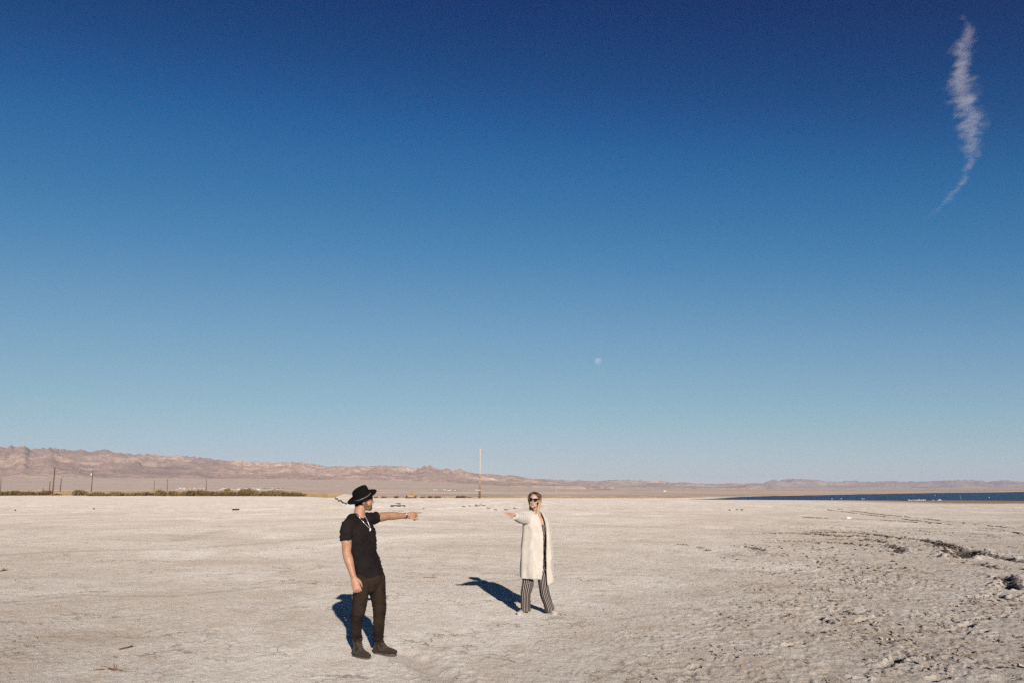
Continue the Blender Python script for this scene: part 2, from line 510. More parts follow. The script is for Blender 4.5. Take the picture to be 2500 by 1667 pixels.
# ------------------------------------------------------------------ desert plain that climbs to the hills
EDGE = [(-2600, 285), (0, 290), (210, 285), (220, 262), (400, 262), (560, 250), (740, 235), (800, 205), (1100, 200), (1300, 197), (1500, 195), (1640, 197),
        (1750, 225), (1850, 270), (2000, 350), (2100, 450), (2200, 560), (2300, 780), (2400, 1150), (2500, 1700), (2700, 3000), (3200, 5000), (5000, 6000)]
eu = np.array([e[0] for e in EDGE], float); ed = np.array([e[1] for e in EDGE], float)

def plain_z(u, d):
    e = np.interp(u, eu, ed)
    left = sstep(900, 650, u)
    base = 0.30 * left
    rise = base + 1.15 * left * sstep(0, 190, d - e) + 0.35 * (1 - left) * sstep(0, 500, d - e)
    far = np.clip((d - 900) / 9000.0, 0, None)
    slope = 34.0 * far * (0.35 + 0.65 * sstep(1500, 400, u)) + 6 * far * far
    fan = 95 * sstep(4500, 9500, d) * sstep(1500, 900, u)
    return np.where(d < e, -0.6, 0.0) + rise + slope + fan

def build_plain():
    us = np.linspace(-2200, 4700, 560)
    ts = np.concatenate([np.linspace(-0.03, 0.1, 12), np.geomspace(0.12, 140.0, 90)])
    U, T = np.meshgrid(us, ts, indexing='ij')
    e = np.interp(U, eu, ed)
    D = np.where(T <= 0.1, e * (1 + T), e * (1 + T))
    D = np.minimum(D, 40000 + T * 10)
    n = noise(U / 9.0, T * 0, 71) * 0.012 + noise(U / 40.0, T * 0, 72) * 0.015
    D = D * (1 + n * np.clip(1 - T, 0, 1))
    z = plain_z(U, D)
    edge = np.clip(T / 0.02, -1, 1)
    z = np.where(T < 0.02, plain_z(U, e * 1.02) - 0.35 * (1 - edge), z)
    az = np.arctan((U - 1250) / 1978.0)
    X, Y = D * np.sin(az), D * np.cos(az)
    z = z + 0.10 * noise(X / 7.0, Y / 7.0, 73) * np.clip(T / 0.02, 0, 1)
    v = np.stack([X, Y, z], axis=-1).reshape(-1, 3)
    f = grid_faces(len(us), len(ts))[:, ::-1]
    ob = add_mesh('desert_plain', v, f, None, smooth=True)
    at = ob.data.attributes.new('span', 'FLOAT', 'POINT')
    at.data.foreach_set('value', (D - e).ravel().astype(np.float32))
    gr = np.where(U < 860, sstep(260, 120, D - e), sstep(42, 18, D - e) * sstep(2000, 1500, U) * 0.85)
    at = ob.data.attributes.new('grass', 'FLOAT', 'POINT')
    at.data.foreach_set('value', gr.ravel().astype(np.float32))
    sa = sstep(90, 20, D - e) * sstep(1600, 1900, U)
    at = ob.data.attributes.new('sand', 'FLOAT', 'POINT')
    at.data.foreach_set('value', sa.ravel().astype(np.float32))
    ob['kind'] = 'structure'
    return ob

def plain_material():
    m, nt, out = new_mat('desert_scrubland')
    v = objvec(nt); L = nt.links
    at = N(nt, 'ShaderNodeAttribute', attribute_name='span').outputs['Fac']
    lg = math_n(nt, 'LOGARITHM', math_n(nt, 'MAXIMUM', at, 1.0), 10.0)
    n1 = tex_noise(nt, mapping(nt, v, (0.0010, 0.0007, 1)), 1.0, 8, 0.65)
    n2 = tex_noise(nt, mapping(nt, v, (0.016, 0.0022, 1)), 1.0, 8, 0.7)
    n3 = tex_noise(nt, v, 0.15, 6, 0.7)
    grass = ramp(nt, n3, [(0.3, (0.22, 0.14, 0.07)), (0.6, (0.36, 0.25, 0.14))])
    scrub = ramp(nt, n1, [(0.30, (0.15, 0.12, 0.105)), (0.48, (0.25, 0.20, 0.17)), (0.56, (0.42, 0.33, 0.27)), (0.70, (0.22, 0.17, 0.145))])
    scrub2 = ramp(nt, n2, [(0.36, (0.10, 0.08, 0.072)), (0.52, (0.25, 0.20, 0.175)), (0.66, (0.30, 0.23, 0.19))])
    scrub = mix(nt, 0.55, scrub, scrub2)
    c = mix(nt, N(nt, 'ShaderNodeAttribute', attribute_name='grass').outputs['Fac'], scrub, grass)
    c = mix(nt, N(nt, 'ShaderNodeAttribute', attribute_name='sand').outputs['Fac'], c, (0.42, 0.29, 0.225))
    far = ramp(nt, math_n(nt, 'DIVIDE', lg, 5.0), [(0.72, 0.0), (0.80, 1.0)])
    c = mix(nt, math_n(nt, 'MULTIPLY', far, 0.35), c, (0.27, 0.195, 0.165))
    d = N(nt, 'ShaderNodeBsdfDiffuse'); d.inputs['Roughness'].default_value = 1.0
    L.new(c, d.inputs['Color']); L.new(d.outputs[0], out.inputs['Surface'])
    return m

plain = build_plain()
plain.data.materials.append(plain_material())

# ------------------------------------------------------------------ mountains
SIL_A = [(-900, 1120), (-600, 1098), (-400, 1102), (-200, 1090), (-90, 1094), (0, 1089), (30, 1088), (47, 1084), (62, 1093), (70, 1094), (100, 1091), (118, 1090), (135, 1094), (165, 1096), (190, 1096), (215, 1101),
         (228, 1097), (250, 1095), (275, 1103), (305, 1105), (340, 1107), (370, 1107), (400, 1111), (425, 1110), (470, 1113), (500, 1116), (520, 1120), (560, 1122), (590, 1123),
         (625, 1125), (660, 1126), (690, 1125.5), (720, 1127), (733, 1124.5), (745, 1129), (775, 1132), (795, 1137), (830, 1136), (855, 1137), (875, 1134), (890, 1137), (925, 1133.5),
         (960, 1136), (990, 1137), (1014, 1143), (1038, 1134), (1055, 1138), (1075, 1145), (1090, 1143), (1106, 1148), (1122, 1143), (1140, 1151), (1165, 1155), (1200, 1156), (1235, 1160),
         (1250, 1158), (1280, 1164), (1310, 1169), (1350, 1174), (1400, 1181), (1450, 1187), (1500, 1193)]
SIL_B = [(1180, 1176), (1290, 1167), (1350, 1169), (1400, 1172), (1410, 1170), (1460, 1174), (1490, 1170), (1530, 1170), (1575, 1172), (1610, 1171.5), (1640, 1177), (1675, 1176), (1705, 1179),
         (1720, 1179), (1750, 1180), (1780, 1179), (1810, 1181), (1840, 1183), (1880, 1187), (1930, 1192)]
SIL_C = [(1690, 1190), (1750, 1183), (1780, 1177), (1810, 1179), (1840, 1178), (1865, 1178), (1885, 1171), (1940, 1168), (1975, 1169), (2000, 1170), (2020, 1174), (2050, 1174), (2090, 1172), (2120, 1175),
         (2180, 1173), (2200, 1174), (2260, 1174), (2300, 1172), (2350, 1170), (2400, 1172), (2415, 1175), (2450, 1170), (2500, 1175), (2650, 1169), (2800, 1178), (3000, 1172), (3300, 1188)]
SIL_D = [(1740, 1193), (1775, 1187), (1800, 1184.5), (1835, 1183), (1862, 1187), (1880, 1192)]
SIL_E = [(1405, 1192), (1425, 1182), (1450, 1179), (1475, 1184), (1500, 1189), (1530, 1193)]
SIL_F = [(690, 1181), (720, 1174), (745, 1170), (770, 1165), (800, 1168), (825, 1178), (840, 1182)]

def build_range(name, sil, du, d0, d1, rows, zbase, seed, scale, mat):
    su = np.array([s[0] for s in sil], float); sv = np.array([s[1] for s in sil], float)
    us = np.arange(su[0], su[-1] + .1, du)
    prof = HZ - np.interp(us, su, sv)
    t = np.linspace(0, 1.35, rows)
    U, T = np.meshgrid(us, t, indexing='ij')
    D = d0 + (d1 - d0) * T
    az = np.arctan((U - 1250) / 1978.0)
    X, Y = D * np.sin(az), D * np.cos(az)
    wx = X + 0.35 * scale * noise(X / scale, Y / scale, seed + 9); wy = Y + 0.35 * scale * noise(X / scale, Y / scale, seed + 10)
    rg = ridged(wx / scale, wy / scale, 6, seed, 0.52)
    rg2 = ridged(wx / (scale * .34), wy / (scale * .34), 5, seed + 40, 0.5)
    env = np.where(T < 1, np.power(np.clip(T, 0, 1), 0.85), np.clip(1 - (T - 1) * 2.2, 0, 1))
    lowf = fbm(wx / (scale * 2.2), wy / (scale * 2.2), 3, seed + 60)
    h = env * (0.25 + 0.75 * T.clip(0, 1)) * (0.52 + 0.50 * rg + 0.32 * lowf + 0.17 * (rg2 - 0.5)) + 0.05 * env * rg2
    h = np.maximum(h, 0)
    app = h / D
    k = app.max(axis=1)
    w = max(3, int(26 / du)) | 1
    k = np.convolve(np.pad(k, w // 2, mode='edge'), np.ones(w) / w, mode='valid')
    target = prof / FPX * 0.966 / np.sqrt(1 + ((us - 1250) / 1978.0) ** 2)      # photo rows above the horizon to a slope
    zb = zbase / D                    # apparent height of the foot
    peakT = app.argmax(axis=1)
    zb_at = zbase / (d0 + 0.9 * (d1 - d0))
    s = np.clip((target - zb_at * 1.0), 0.0002, None) / np.maximum(k, 1e-9)
    Z = h * s[:, None] + zbase - 0.002 * D * (T <= 0.0)
    Z = np.where(T <= 0.001, zbase - 40, Z)
    v = np.stack([X, Y, Z], axis=-1).reshape(-1, 3)
    ob = add_mesh(name, v, grid_faces(len(us), rows)[:, ::-1], mat, smooth=False)
    ob['kind'] = 'structure'
    return ob

def rock_material(name, lo, mid, hi, dark, sc):
    m, nt, out = new_mat(name)
    v = objvec(nt); L = nt.links
    n1 = tex_noise(nt, mapping(nt, v, (sc, sc, sc * 2.2)), 1.0, 8, 0.65, 0.8)
    n2 = tex_noise(nt, mapping(nt, v, (sc * 7, sc * 7, sc * 12)), 1.0, 8, 0.75, 1.2)
    n3 = tex_noise(nt, mapping(nt, v, (sc * .35, sc * .35, sc)), 1.0, 5, 0.6, 0.5)
    c = ramp(nt, n1, [(0.32, lo), (0.50, mid), (0.66, hi)])
    c = mix(nt, ramp(nt, n2, [(0.40, 0.78), (0.56, 0.0)]), c, dark)
    c = mix(nt, ramp(nt, n2, [(0.58, 0.0), (0.74, 0.35)]), c, hi)
    c = mix(nt, ramp(nt, n3, [(0.42, 0.0), (0.62, 0.55)]), c, dark)
    nrm = bump(nt, n2, 0.6, 60.0)
    d = N(nt, 'ShaderNodeBsdfDiffuse'); d.inputs['Roughness'].default_value = 0.8
    L.new(c, d.inputs['Color']); L.new(nrm, d.inputs['Normal']); L.new(d.outputs[0], out.inputs['Surface'])
    return m

rock_pink = rock_material('pink_rock', (0.262, 0.171, 0.127), (0.388, 0.262, 0.198), (0.578, 0.417, 0.311), (0.159, 0.116, 0.106), 0.0009)
rock_far = rock_material('mauve_rock', (0.235, 0.171, 0.141), (0.352, 0.253, 0.198), (0.541, 0.407, 0.311), (0.154, 0.127, 0.121), 0.0007)
build_range('mountain_range', SIL_A, 2.0, 9200.0, 14500.0, 96, 60.0, 101, 1900.0, rock_pink)
build_range('mountain_range', SIL_B, 1.8, 16500.0, 21000.0, 60, 60.0, 131, 1900.0, rock_far)
build_range('mountain_range', SIL_C, 1.8, 24500.0, 30000.0, 60, 30.0, 151, 2100.0, rock_far)
build_range('hill', SIL_D, 1.5, 14500.0, 16000.0, 40, 45.0, 171, 700.0, rock_pink)
build_range('hill', SIL_E, 1.5, 12500.0, 14000.0, 40, 40.0, 181, 700.0, rock_pink)
build_range('hill', SIL_F, 1.5, 8600.0, 9800.0, 40, 75.0, 191, 520.0, rock_pink)

# ------------------------------------------------------------------ the lake
def build_lake():
    near = [(1600, 1217.2), (1680, 1218.0), (1800, 1219.0), (1950, 1219.6), (2050, 1219.8), (2150, 1220.2), (2215, 1221.0), (2300, 1219.8), (2400, 1220.4), (2500, 1221.2), (2700, 1223), (3200, 1226)]
    us = np.linspace(1680, 3200, 420)
    nd = np.array([G(u, v).y for u, v in near])
    rn = np.interp(us, [p[0] for p in near], [math.hypot(G(u, v).x, G(u, v).y) for u, v in near])
    rn = rn * (1 + 0.008 * noise(us / 14.0, us * 0, 7))
    rf = np.interp(us, eu, ed) * 1.04
    rf = np.maximum(rn + (rf - rn) * sstep(1660, 1860, us), rn * 1.002)
    ts = np.linspace(0, 1, 24) ** 1.6
    U, T = np.meshgrid(us, ts, indexing='ij')
    D = rn[:, None] + (rf - rn)[:, None] * T
    az = np.arctan((U - 1250) / 1978.0)
    v = np.stack([D * np.sin(az), D * np.cos(az), np.full_like(D, 0.03)], axis=-1).reshape(-1, 3)
    m, nt, out = new_mat('lake_water')
    vec = objvec(nt)
    w1 = tex_noise(nt, mapping(nt, vec, (0.9, 1.6, 1)), 1.0, 6, 0.65)
    w2 = tex_noise(nt, mapping(nt, vec, (0.004, 0.05, 1)), 1.0, 4, 0.6)
    nrm = bump(nt, w1, 1.0, 1.1)
    c = ramp(nt, w2, [(0.35, (0.006, 0.013, 0.050)), (0.6, (0.012, 0.028, 0.095))])
    principled(nt, out, c, 0.30, 0.16, 0.0, nrm)
    ob = add_mesh('lake', v, grid_faces(len(us), len(ts))[:, ::-1], m, smooth=True)
    ob['kind'] = 'structure'
    return ob
build_lake()
# ------------------------------------------------------------------ shape helpers
class Geo:
    def __init__(self): self.v = []; self.f = []
    def add(self, verts, faces):
        o = len(self.v)
        self.v += [tuple(p) for p in verts]
        self.f += [tuple(i + o for i in q) for q in faces]
        return self
    def box(self, c, s, rot=None, taper=1.0):
        c = Vector(c); hx, hy, hz = s[0] / 2, s[1] / 2, s[2] / 2
        pts = []
        for z in (-1, 1):
            k = taper if z > 0 else 1.0
            for x, y in ((-1, -1), (1, -1), (1, 1), (-1, 1)):
                p = Vector((x * hx * k, y * hy * k, z * hz))
                pts.append(c + (rot @ p if rot else p))
        return self.add(pts, [(3, 2, 1, 0), (4, 5, 6, 7), (0, 1, 5, 4), (1, 2, 6, 5), (2, 3, 7, 6), (3, 0, 4, 7)])
    def rod(self, p0, p1, r0, r1=None, n=10, rings=1, wob=0.0, seed=0):
        p0, p1 = Vector(p0), Vector(p1); r1 = r0 if r1 is None else r1
        t = (p1 - p0).normalized()
        a = t.cross(Vector((0, 0, 1)) if abs(t.z) < 0.9 else Vector((1, 0, 0))).normalized(); b = t.cross(a)
        rnd = random.Random(seed)
        vs = []
        for k in range(rings + 1):
            s = k / rings; c = p0.lerp(p1, s); r = r0 + (r1 - r0) * s
            off = (a * rnd.uniform(-1, 1) + b * rnd.uniform(-1, 1)) * wob if 0 < k < rings else Vector()
            for i in range(n):
                an = 2 * math.pi * i / n
                vs.append(c + off + (a * math.cos(an) + b * math.sin(an)) * r)
        fs = []
        for k in range(rings):
            for i in range(n):
                j = (i + 1) % n
                fs.append((k * n + i, k * n + j, (k + 1) * n + j, (k + 1) * n + i))
        fs.append(tuple(range(n))[::-1]); fs.append(tuple(rings * n + i for i in range(n)))
        return self.add(vs, fs)
    def ell(self, c, r, n=12, m=8, rot=None):
        c = Vector(c); vs = []
        for j in range(m + 1):
            th = math.pi * j / m
            for i in range(n):
                ph = 2 * math.pi * i / n
                p = Vector((r[0] * math.sin(th) * math.cos(ph), r[1] * math.sin(th) * math.sin(ph), r[2] * math.cos(th)))
                vs.append(c + (rot @ p if rot else p))
        fs = []
        for j in range(m):
            for i in range(n):
                k = (i + 1) % n
                fs.append((j * n + i, (j + 1) * n + i, (j + 1) * n + k, j * n + k))
        return self.add(vs, fs)
    def build(self, name, mat, parent=None, smooth=False, loc=None):
        return add_mesh(name, self.v, self.f, mat, parent, smooth, loc)

def copy_tree(src, loc, rz=0.0, scale=(1, 1, 1), label=None, group=None, tilt=(0, 0)):
    r = src.copy(); col.objects.link(r)
    r.location = loc; r.rotation_euler = (tilt[0], tilt[1], rz); r.scale = scale
    if label: r['label'] = label
    if group: r['group'] = group
    for ch in src.children:
        c = ch.copy(); col.objects.link(c); c.parent = r
        for g in ch.children:
            q = g.copy(); col.objects.link(q); q.parent = c
    return r

plain_bvh = None
def plain_at(x, y):
    global plain_bvh
    if plain_bvh is None:
        plain_bvh = BVHTree.FromObject(plain, bpy.context.evaluated_depsgraph_get())
    h = plain_bvh.ray_cast(Vector((x, y, 3000)), Vector((0, 0, -1)))
    a = h[0].z if h[0] else -9
    return max(a, ground_at(x, y))

def at_px(u, d):
    """ground position at photo column u and distance d"""
    az = math.atan((u - 1250) / 1978.0)
    x, y = d * math.sin(az), d * math.cos(az)
    return Vector((x, y, plain_at(x, y)))

def hit(u, v):
    """point of the salt flat seen at photo position (u, v)"""
    ground_at(0, 9)
    h = ground_bvh.ray_cast(Vector((0, 0, CAM_H)), ray(u, v).normalized())
    return h[0] if h[0] else G(u, v)

ORD = ['first', 'second', 'third', 'fourth', 'fifth', 'sixth', 'seventh', 'eighth', 'ninth', 'tenth', 'eleventh', 'twelfth', 'thirteenth', 'fourteenth', 'fifteenth', 'sixteenth', 'seventeenth']

# ------------------------------------------------------------------ materials for the far things
pole_wood = simple_mat('weathered_pole_wood', (0.15, 0.075, 0.042), (0.085, 0.042, 0.026), 0.9, 0.85)
white_metal = simple_mat('pale_enamel', (0.72, 0.72, 0.70), (0.55, 0.55, 0.53), 2.0, 0.5)
dark_metal = simple_mat('dark_metal', (0.035, 0.032, 0.03), None, 3.0, 0.6)
rust = simple_mat('rusted_steel', (0.24, 0.115, 0.052), (0.10, 0.045, 0.025), 3.0, 0.85, bump_s=0.3)
rust_pale = simple_mat('bleached_rusty_metal', (0.52, 0.36, 0.20), (0.30, 0.165, 0.075), 2.4, 0.85)
burnt_wood = simple_mat('dark_weathered_timber', (0.055, 0.034, 0.026), (0.028, 0.018, 0.015), 4.0, 0.85)
salt_lump = simple_mat('salt_crust_block', (0.56, 0.49, 0.43), (0.40, 0.33, 0.27), 2.5, 0.95, 0.1, 0.6, 0.05)
twig_mat = simple_mat('dry_twig', (0.26, 0.13, 0.07), (0.14, 0.07, 0.04), 9.0, 0.9)

# ------------------------------------------------------------------ utility poles
def utility_pole(u0, v0, u1, v1, d, width, label, arm=None, can=False, bracket=None):
    base = at_px(u0, d)
    top = P(u1, v1, base.y)
    top.y = base.y
    h = top.z - base.z
    o = empty('utility_pole', base)
    tag(o, label, 'utility pole', 'weathered poles on the left plain')
    lean = Vector((top.x - base.x, 0, 0))
    Geo().rod((0, 0, -0.4), (lean.x, 0, h), width, width * 0.72, 10, 6, 0.02, int(u0)).build('pole', pole_wood, o, True)
    if arm:
        g = Geo().box((lean.x, 0.0, h - 0.5), (arm, 0.12, 0.14))
        ca = g.build('crossarm', pole_wood, o)
        for k in (-0.46, -0.2, 0.2, 0.46):
            Geo().rod((lean.x + k * arm, 0, h - 0.42), (lean.x + k * arm, 0, h - 0.2), 0.05, 0.04, 8).build('insulator', dark_metal, ca)
    if can:
        t = Geo().rod((lean.x - 0.52, -0.05, h - 2.45), (lean.x - 0.52, -0.05, h - 1.55), 0.33, 0.33, 16).build('transformer', white_metal, o, True)
        Geo().rod((lean.x - 0.52, -0.05, h - 1.55), (lean.x - 0.52, -0.05, h - 1.42), 0.2, 0.12, 12).build('cap', dark_metal, t)
        Geo().box((lean.x - 0.20, 0, h - 2.0), (0.30, 0.18, 0.7)).build('bracket', dark_metal, o)
    if bracket:
        Geo().box((lean.x * .4 - 0.25, 0, h * bracket), (0.7, 0.16, 0.3)).build('bracket', pole_wood, o)
    return o

utility_pole(1.5, 1193, 3.0, 1166, 540, 0.20, 'thin brown wooden pole cut by the left edge of the picture', None, False, 0.35)
utility_pole(106, 1196.5, 106.3, 1190.5, 520, 0.22, 'short brown stump of a pole left of the tallest pole')
utility_pole(121, 1197, 122.6, 1173.5, 520, 0.26, 'short brown pole just left of the tallest pole')
utility_pole(129.6, 1206.5, 134.4, 1139, 292, 0.21, 'tallest thick brown wooden pole rising from the scrub at left')
utility_pole(147, 1197.5, 150.2, 1166.5, 450, 0.22, 'leaning brown pole with a bracket right of the tallest pole', None, False, 0.42)
utility_pole(223.2, 1198.5, 227.2, 1146.5, 430, 0.21, 'wooden pole with a crossarm and a pale transformer can', 2.6, True)
utility_pole(376, 1199.5, 377.5, 1171.5, 480, 0.15, 'thin bare wooden pole, left one of the close pair')
utility_pole(408.4, 1200, 409.4, 1168.5, 470, 0.16, 'thin bare wooden pole, right one of the close pair')
utility_pole(503, 1201, 504.3, 1169, 470, 0.20, 'bare wooden pole standing alone in front of the far pale settlement')
utility_pole(542.3, 1200.5, 542.8, 1193.5, 600, 0.13, 'very short thin post beside the round bush on the plain')

# ------------------------------------------------------------------ lamp post on the salt bank
def lamp_post():
    base = at_px(1171, 196)
    o = empty('lamp_post', base)
    tag(o, 'tall peeling white lamp post with a rusty foot on the salt bank', 'lamp post')
    H = P(1172, 1094, base.y).z - base.z
    k = H / 12.2
    m, nt, out = new_mat('peeling_white_paint')
    v = objvec(nt)
    n = tex_noise(nt, mapping(nt, v, (1.2, 1.2, 0.7)), 1.0, 6, 0.7, 0.5)
    sx = N(nt, 'ShaderNodeSeparateXYZ'); nt.links.new(v, sx.inputs[0])
    hi = N(nt, 'ShaderNodeMapRange'); setv(hi, From_Min=2.0, From_Max=9.0, To_Min=0.10, To_Max=-0.16); nt.links.new(sx.outputs['Z'], hi.inputs[0])
    fac = ramp(nt, math_n(nt, 'ADD', n, hi.outputs[0]), [(0.48, 0.0), (0.54, 1.0)])
    principled(nt, out, mix(nt, fac, (0.48, 0.41, 0.34), (0.30, 0.165, 0.085)), 0.7, 0.3)
    Geo().rod((0, 0, -0.3), (0, 0, 1.85 * k), 0.26, 0.25, 14, 3, 0.006).build('foot', rust, o, True)
    Geo().rod((0, 0, 1.85 * k), (0, 0, 1.95 * k), 0.30, 0.27, 14).build('collar', white_metal, o, True)
    p = Geo().rod((0, 0, 1.95 * k), (0.06, 0, H - 0.35), 0.215, 0.15, 14, 10, 0.012, 4).build('pole', m, o, True)
    Geo().rod((0.06, 0, H - 0.35), (0.06, 0, H), 0.10, 0.04, 10).build('cap', white_metal, p)
    arm = Geo().rod((0.06, 0, H - 0.55), (0.75, -0.02, H - 0.62), 0.045, 0.04, 8).build('arm', rust_pale, o, True)
    Geo().ell((1.02, -0.02, H - 0.72), (0.42, 0.16, 0.12), 14, 8).build('lamp_head', rust_pale, o, True)
    Geo().box((-0.62, 0, 2.02 * k), (1.1, 0.06, 0.07)).build('bracket', white_metal, o)
    return o
lamp_post()

# ------------------------------------------------------------------ desert shrubs
def foliage_mat(name, c1, c2, c3):
    m, nt, out = new_mat(name)
    oi = N(nt, 'ShaderNodeObjectInfo')
    gi = N(nt, 'ShaderNodeNewGeometry')
    n = tex_noise(nt, objvec(nt), 2.2, 4, 0.6)
    c = ramp(nt, n, [(0.32, c1), (0.5, c2), (0.68, c3)])
    c = mix(nt, math_n(nt, 'MULTIPLY', gi.outputs['Random Per Island'], 0.5), c, c1)
    c = mix(nt, math_n(nt, 'MULTIPLY', oi.outputs['Random'], 0.35), c, c3)
    d = N(nt, 'ShaderNodeBsdfDiffuse'); nt.links.new(c, d.inputs['Color'])
    nt.links.new(d.outputs[0], out.inputs['Surface'])
    return m
leaf_olive = foliage_mat('olive_shrub_leaves', (0.10, 0.062, 0.026), (0.19, 0.125, 0.055), (0.32, 0.22, 0.105))
leaf_straw = foliage_mat('straw_shrub_twigs', (0.15, 0.095, 0.040), (0.27, 0.18, 0.085), (0.38, 0.265, 0.13))

def shrub_mesh(seed, n=1500):
    """unit shrub: about 1 wide and 0.45 high, made of many small upright sprays"""
    rnd = random.Random(seed)
    lobes = [(rnd.uniform(-.34, .34), rnd.uniform(-.28, .28), rnd.uniform(.10, .26), rnd.uniform(.13, .24)) for _ in range(9)]
    g = Geo()
    for i in range(n):
        lx, ly, lz, lr = rnd.choice(lobes)
        d = Vector((rnd.gauss(0, 1), rnd.gauss(0, 1), rnd.gauss(0.2, 0.8))).normalized()
        p = Vector((lx, ly, lz)) + d * lr * rnd.uniform(.5, 1.12)
        if p.z < 0.0: p.z = rnd.uniform(0, .05)
        up = (d + Vector((rnd.uniform(-.5, .5), rnd.uniform(-.5, .5), rnd.uniform(.2, 1.0)))).normalized()
        side = up.cross(Vector((rnd.uniform(-1, 1), rnd.uniform(-1, 1), .3))).normalized()
        L, w = rnd.uniform(.04, .12), rnd.uniform(.010, .026)
        g.add([p - side * w, p + side * w, p + up * L + side * w * .35, p + up * L - side * w * .35], [(0, 1, 2, 3)])
    s = Geo()
    for i in range(26):
        a = rnd.uniform(0, 6.28); r = rnd.uniform(.1, .4)
        s.rod((0.3 * r * math.cos(a), 0.3 * r * math.sin(a), -0.03), (r * math.cos(a), r * math.sin(a), rnd.uniform(.15, .36)), .008, .003, 5)
    return g, s

stem_mat = simple_mat('shrub_stem', (0.13, 0.075, 0.04), None, 6.0, 0.9)
protos = []
for sd, mt in ((1, leaf_olive), (2, leaf_olive), (3, leaf_olive), (4, leaf_straw), (5, leaf_straw)):
    g, s = shrub_mesh(sd)
    def _mk(g=g, s=s, mt=mt):
        o = empty('desert_shrub')
        g.build('foliage', mt, o); s.build('stem', stem_mat, o)
        return o
    protos.append(_mk())
_used = set()
def shrub(u, d, wpx, hpx, kind, label, group):
    c = at_px(u, d)
    W = wpx * c.y / 1944.0; Hh = hpx * c.y / 1944.0
    rnd = random.Random(int(u * 7 + d))
    sc = (W / 0.95, W / 0.95 * rnd.uniform(.8, 1.1), Hh * 1.02 / 0.43)
    loc = (c.x, c.y, c.z - 0.04 * Hh)
    if kind not in _used:
        _used.add(kind); o = protos[kind]
        o.location = loc; o.scale = sc; o.rotation_euler = (0, 0, 0.3)
    else:
        o = copy_tree(protos[kind], loc, rnd.choice((0, math.pi)) + rnd.uniform(-.4, .4), sc)
    tag(o, label, 'shrub', group)
    return o
GE = 'olive shrubs at the left edge of the flat'
GM = 'straw coloured shrubs in the gap of the row'
GR = 'olive shrubs of the long row left of the man'
GF = 'small shrubs behind the salt bank'
for n_, (u, w, h, k) in enumerate(((4, 26, 10, 0), (20, 24, 11, 1), (38, 26, 11, 2), (58, 26, 9, 0), (72, 26, 10, 1), (86, 14, 7, 2))):
    shrub(u, 296, w, h, k, 'olive brown desert shrub, %s from the left in the clump at the left edge' % ORD[n_], GE)
for n_, (u, w, h, k) in enumerate(((100, 22, 9, 1), (114, 26, 11, 2))):
    shrub(u, 296, w, h, k, 'olive brown desert shrub right beside the tallest wooden pole, %s from the left' % ORD[n_], 'shrubs by the tallest pole')
shrub(143, 296, 15, 4, 3, 'low pale dry shrub right of the tallest wooden pole', None)
shrub(186, 288, 34, 13, 0, 'rounded dark shrub at the edge of a white bank, left part', 'the double dark shrub')
shrub(203, 286, 26, 10, 2, 'rounded dark shrub at the edge of a white bank, right part', 'the double dark shrub')
for n_, (u, w, h, k) in enumerate(((222, 24, 8, 3), (242, 26, 9, 4), (262, 18, 6, 3), (284, 28, 10, 4), (318, 20, 7, 3), (332, 22, 8, 4))):
    shrub(u, 266, w, h, k, 'dry straw coloured shrub, %s from the left among the straw shrubs of the row' % ORD[n_], GM)
for n_, (u, w, h, k) in enumerate(((300, 18, 8, 1), (352, 26, 9, 0), (374, 18, 7, 2))):
    shrub(u, 268, w, h, k, 'single brown shrub among dry straw shrubs at left, %s from the left' % ORD[n_], 'brown shrubs among the straw shrubs')
shrub(390, 264, 20, 15, 1, 'upright taller shrub at the start of the long row', None)
for n_, (u, w, h, k) in enumerate(((404, 24, 10, 0), (422, 26, 11, 2), (438, 22, 9, 3), (458, 26, 12, 1), (474, 30, 13, 0), (490, 26, 13, 2), (508, 30, 12, 1), (528, 28, 11, 0), (546, 30, 11, 2), (566, 30, 12, 1), (586, 30, 13, 0), (600, 30, 16, 2), (618, 30, 15, 1), (636, 24, 11, 3), (652, 26, 12, 0), (668, 28, 14, 1), (682, 24, 13, 4))):
    shrub(u, 258 - (u - 400) * 0.045, w, h, k, 'olive brown shrub, %s from the left in the long hedge like row' % ORD[n_], GR)
for n_, (u, w, h, k) in enumerate(((700, 26, 11, 0), (716, 26, 11, 1), (730, 22, 9, 2), (744, 14, 6, 0))):
    shrub(u, 240, w, h, k, 'olive shrub at the right end of the long row, %s from the left' % ORD[n_], 'shrubs at the right end of the row')
shrub(554, 520, 15, 6, 4, 'round isolated tan bush on the plain beyond the long row', None)
for n_, (u, w, h, k) in enumerate(((918, 10, 4, 4), (938, 12, 4, 3), (966, 14, 4.5, 0), (1032, 14, 4, 4))):
    shrub(u, 204, w, h, k, 'small dry shrub near the rusted wreck, %s from the left' % ORD[n_], 'small shrubs near the wreck')
for n_, (u, w, h, k) in enumerate(((1052, 14, 4.5, 0), (1068, 14, 5, 1), (1120, 16, 4.5, 2), (1134, 16, 5.5, 0), (1146, 8, 3, 3))):
    shrub(u, 204, w, h, k, 'small olive shrub between the wreck and the lamp post, %s from the left' % ORD[n_], GF)
for p in protos:
    if protos.index(p) not in _used: bpy.data.objects.remove(p)

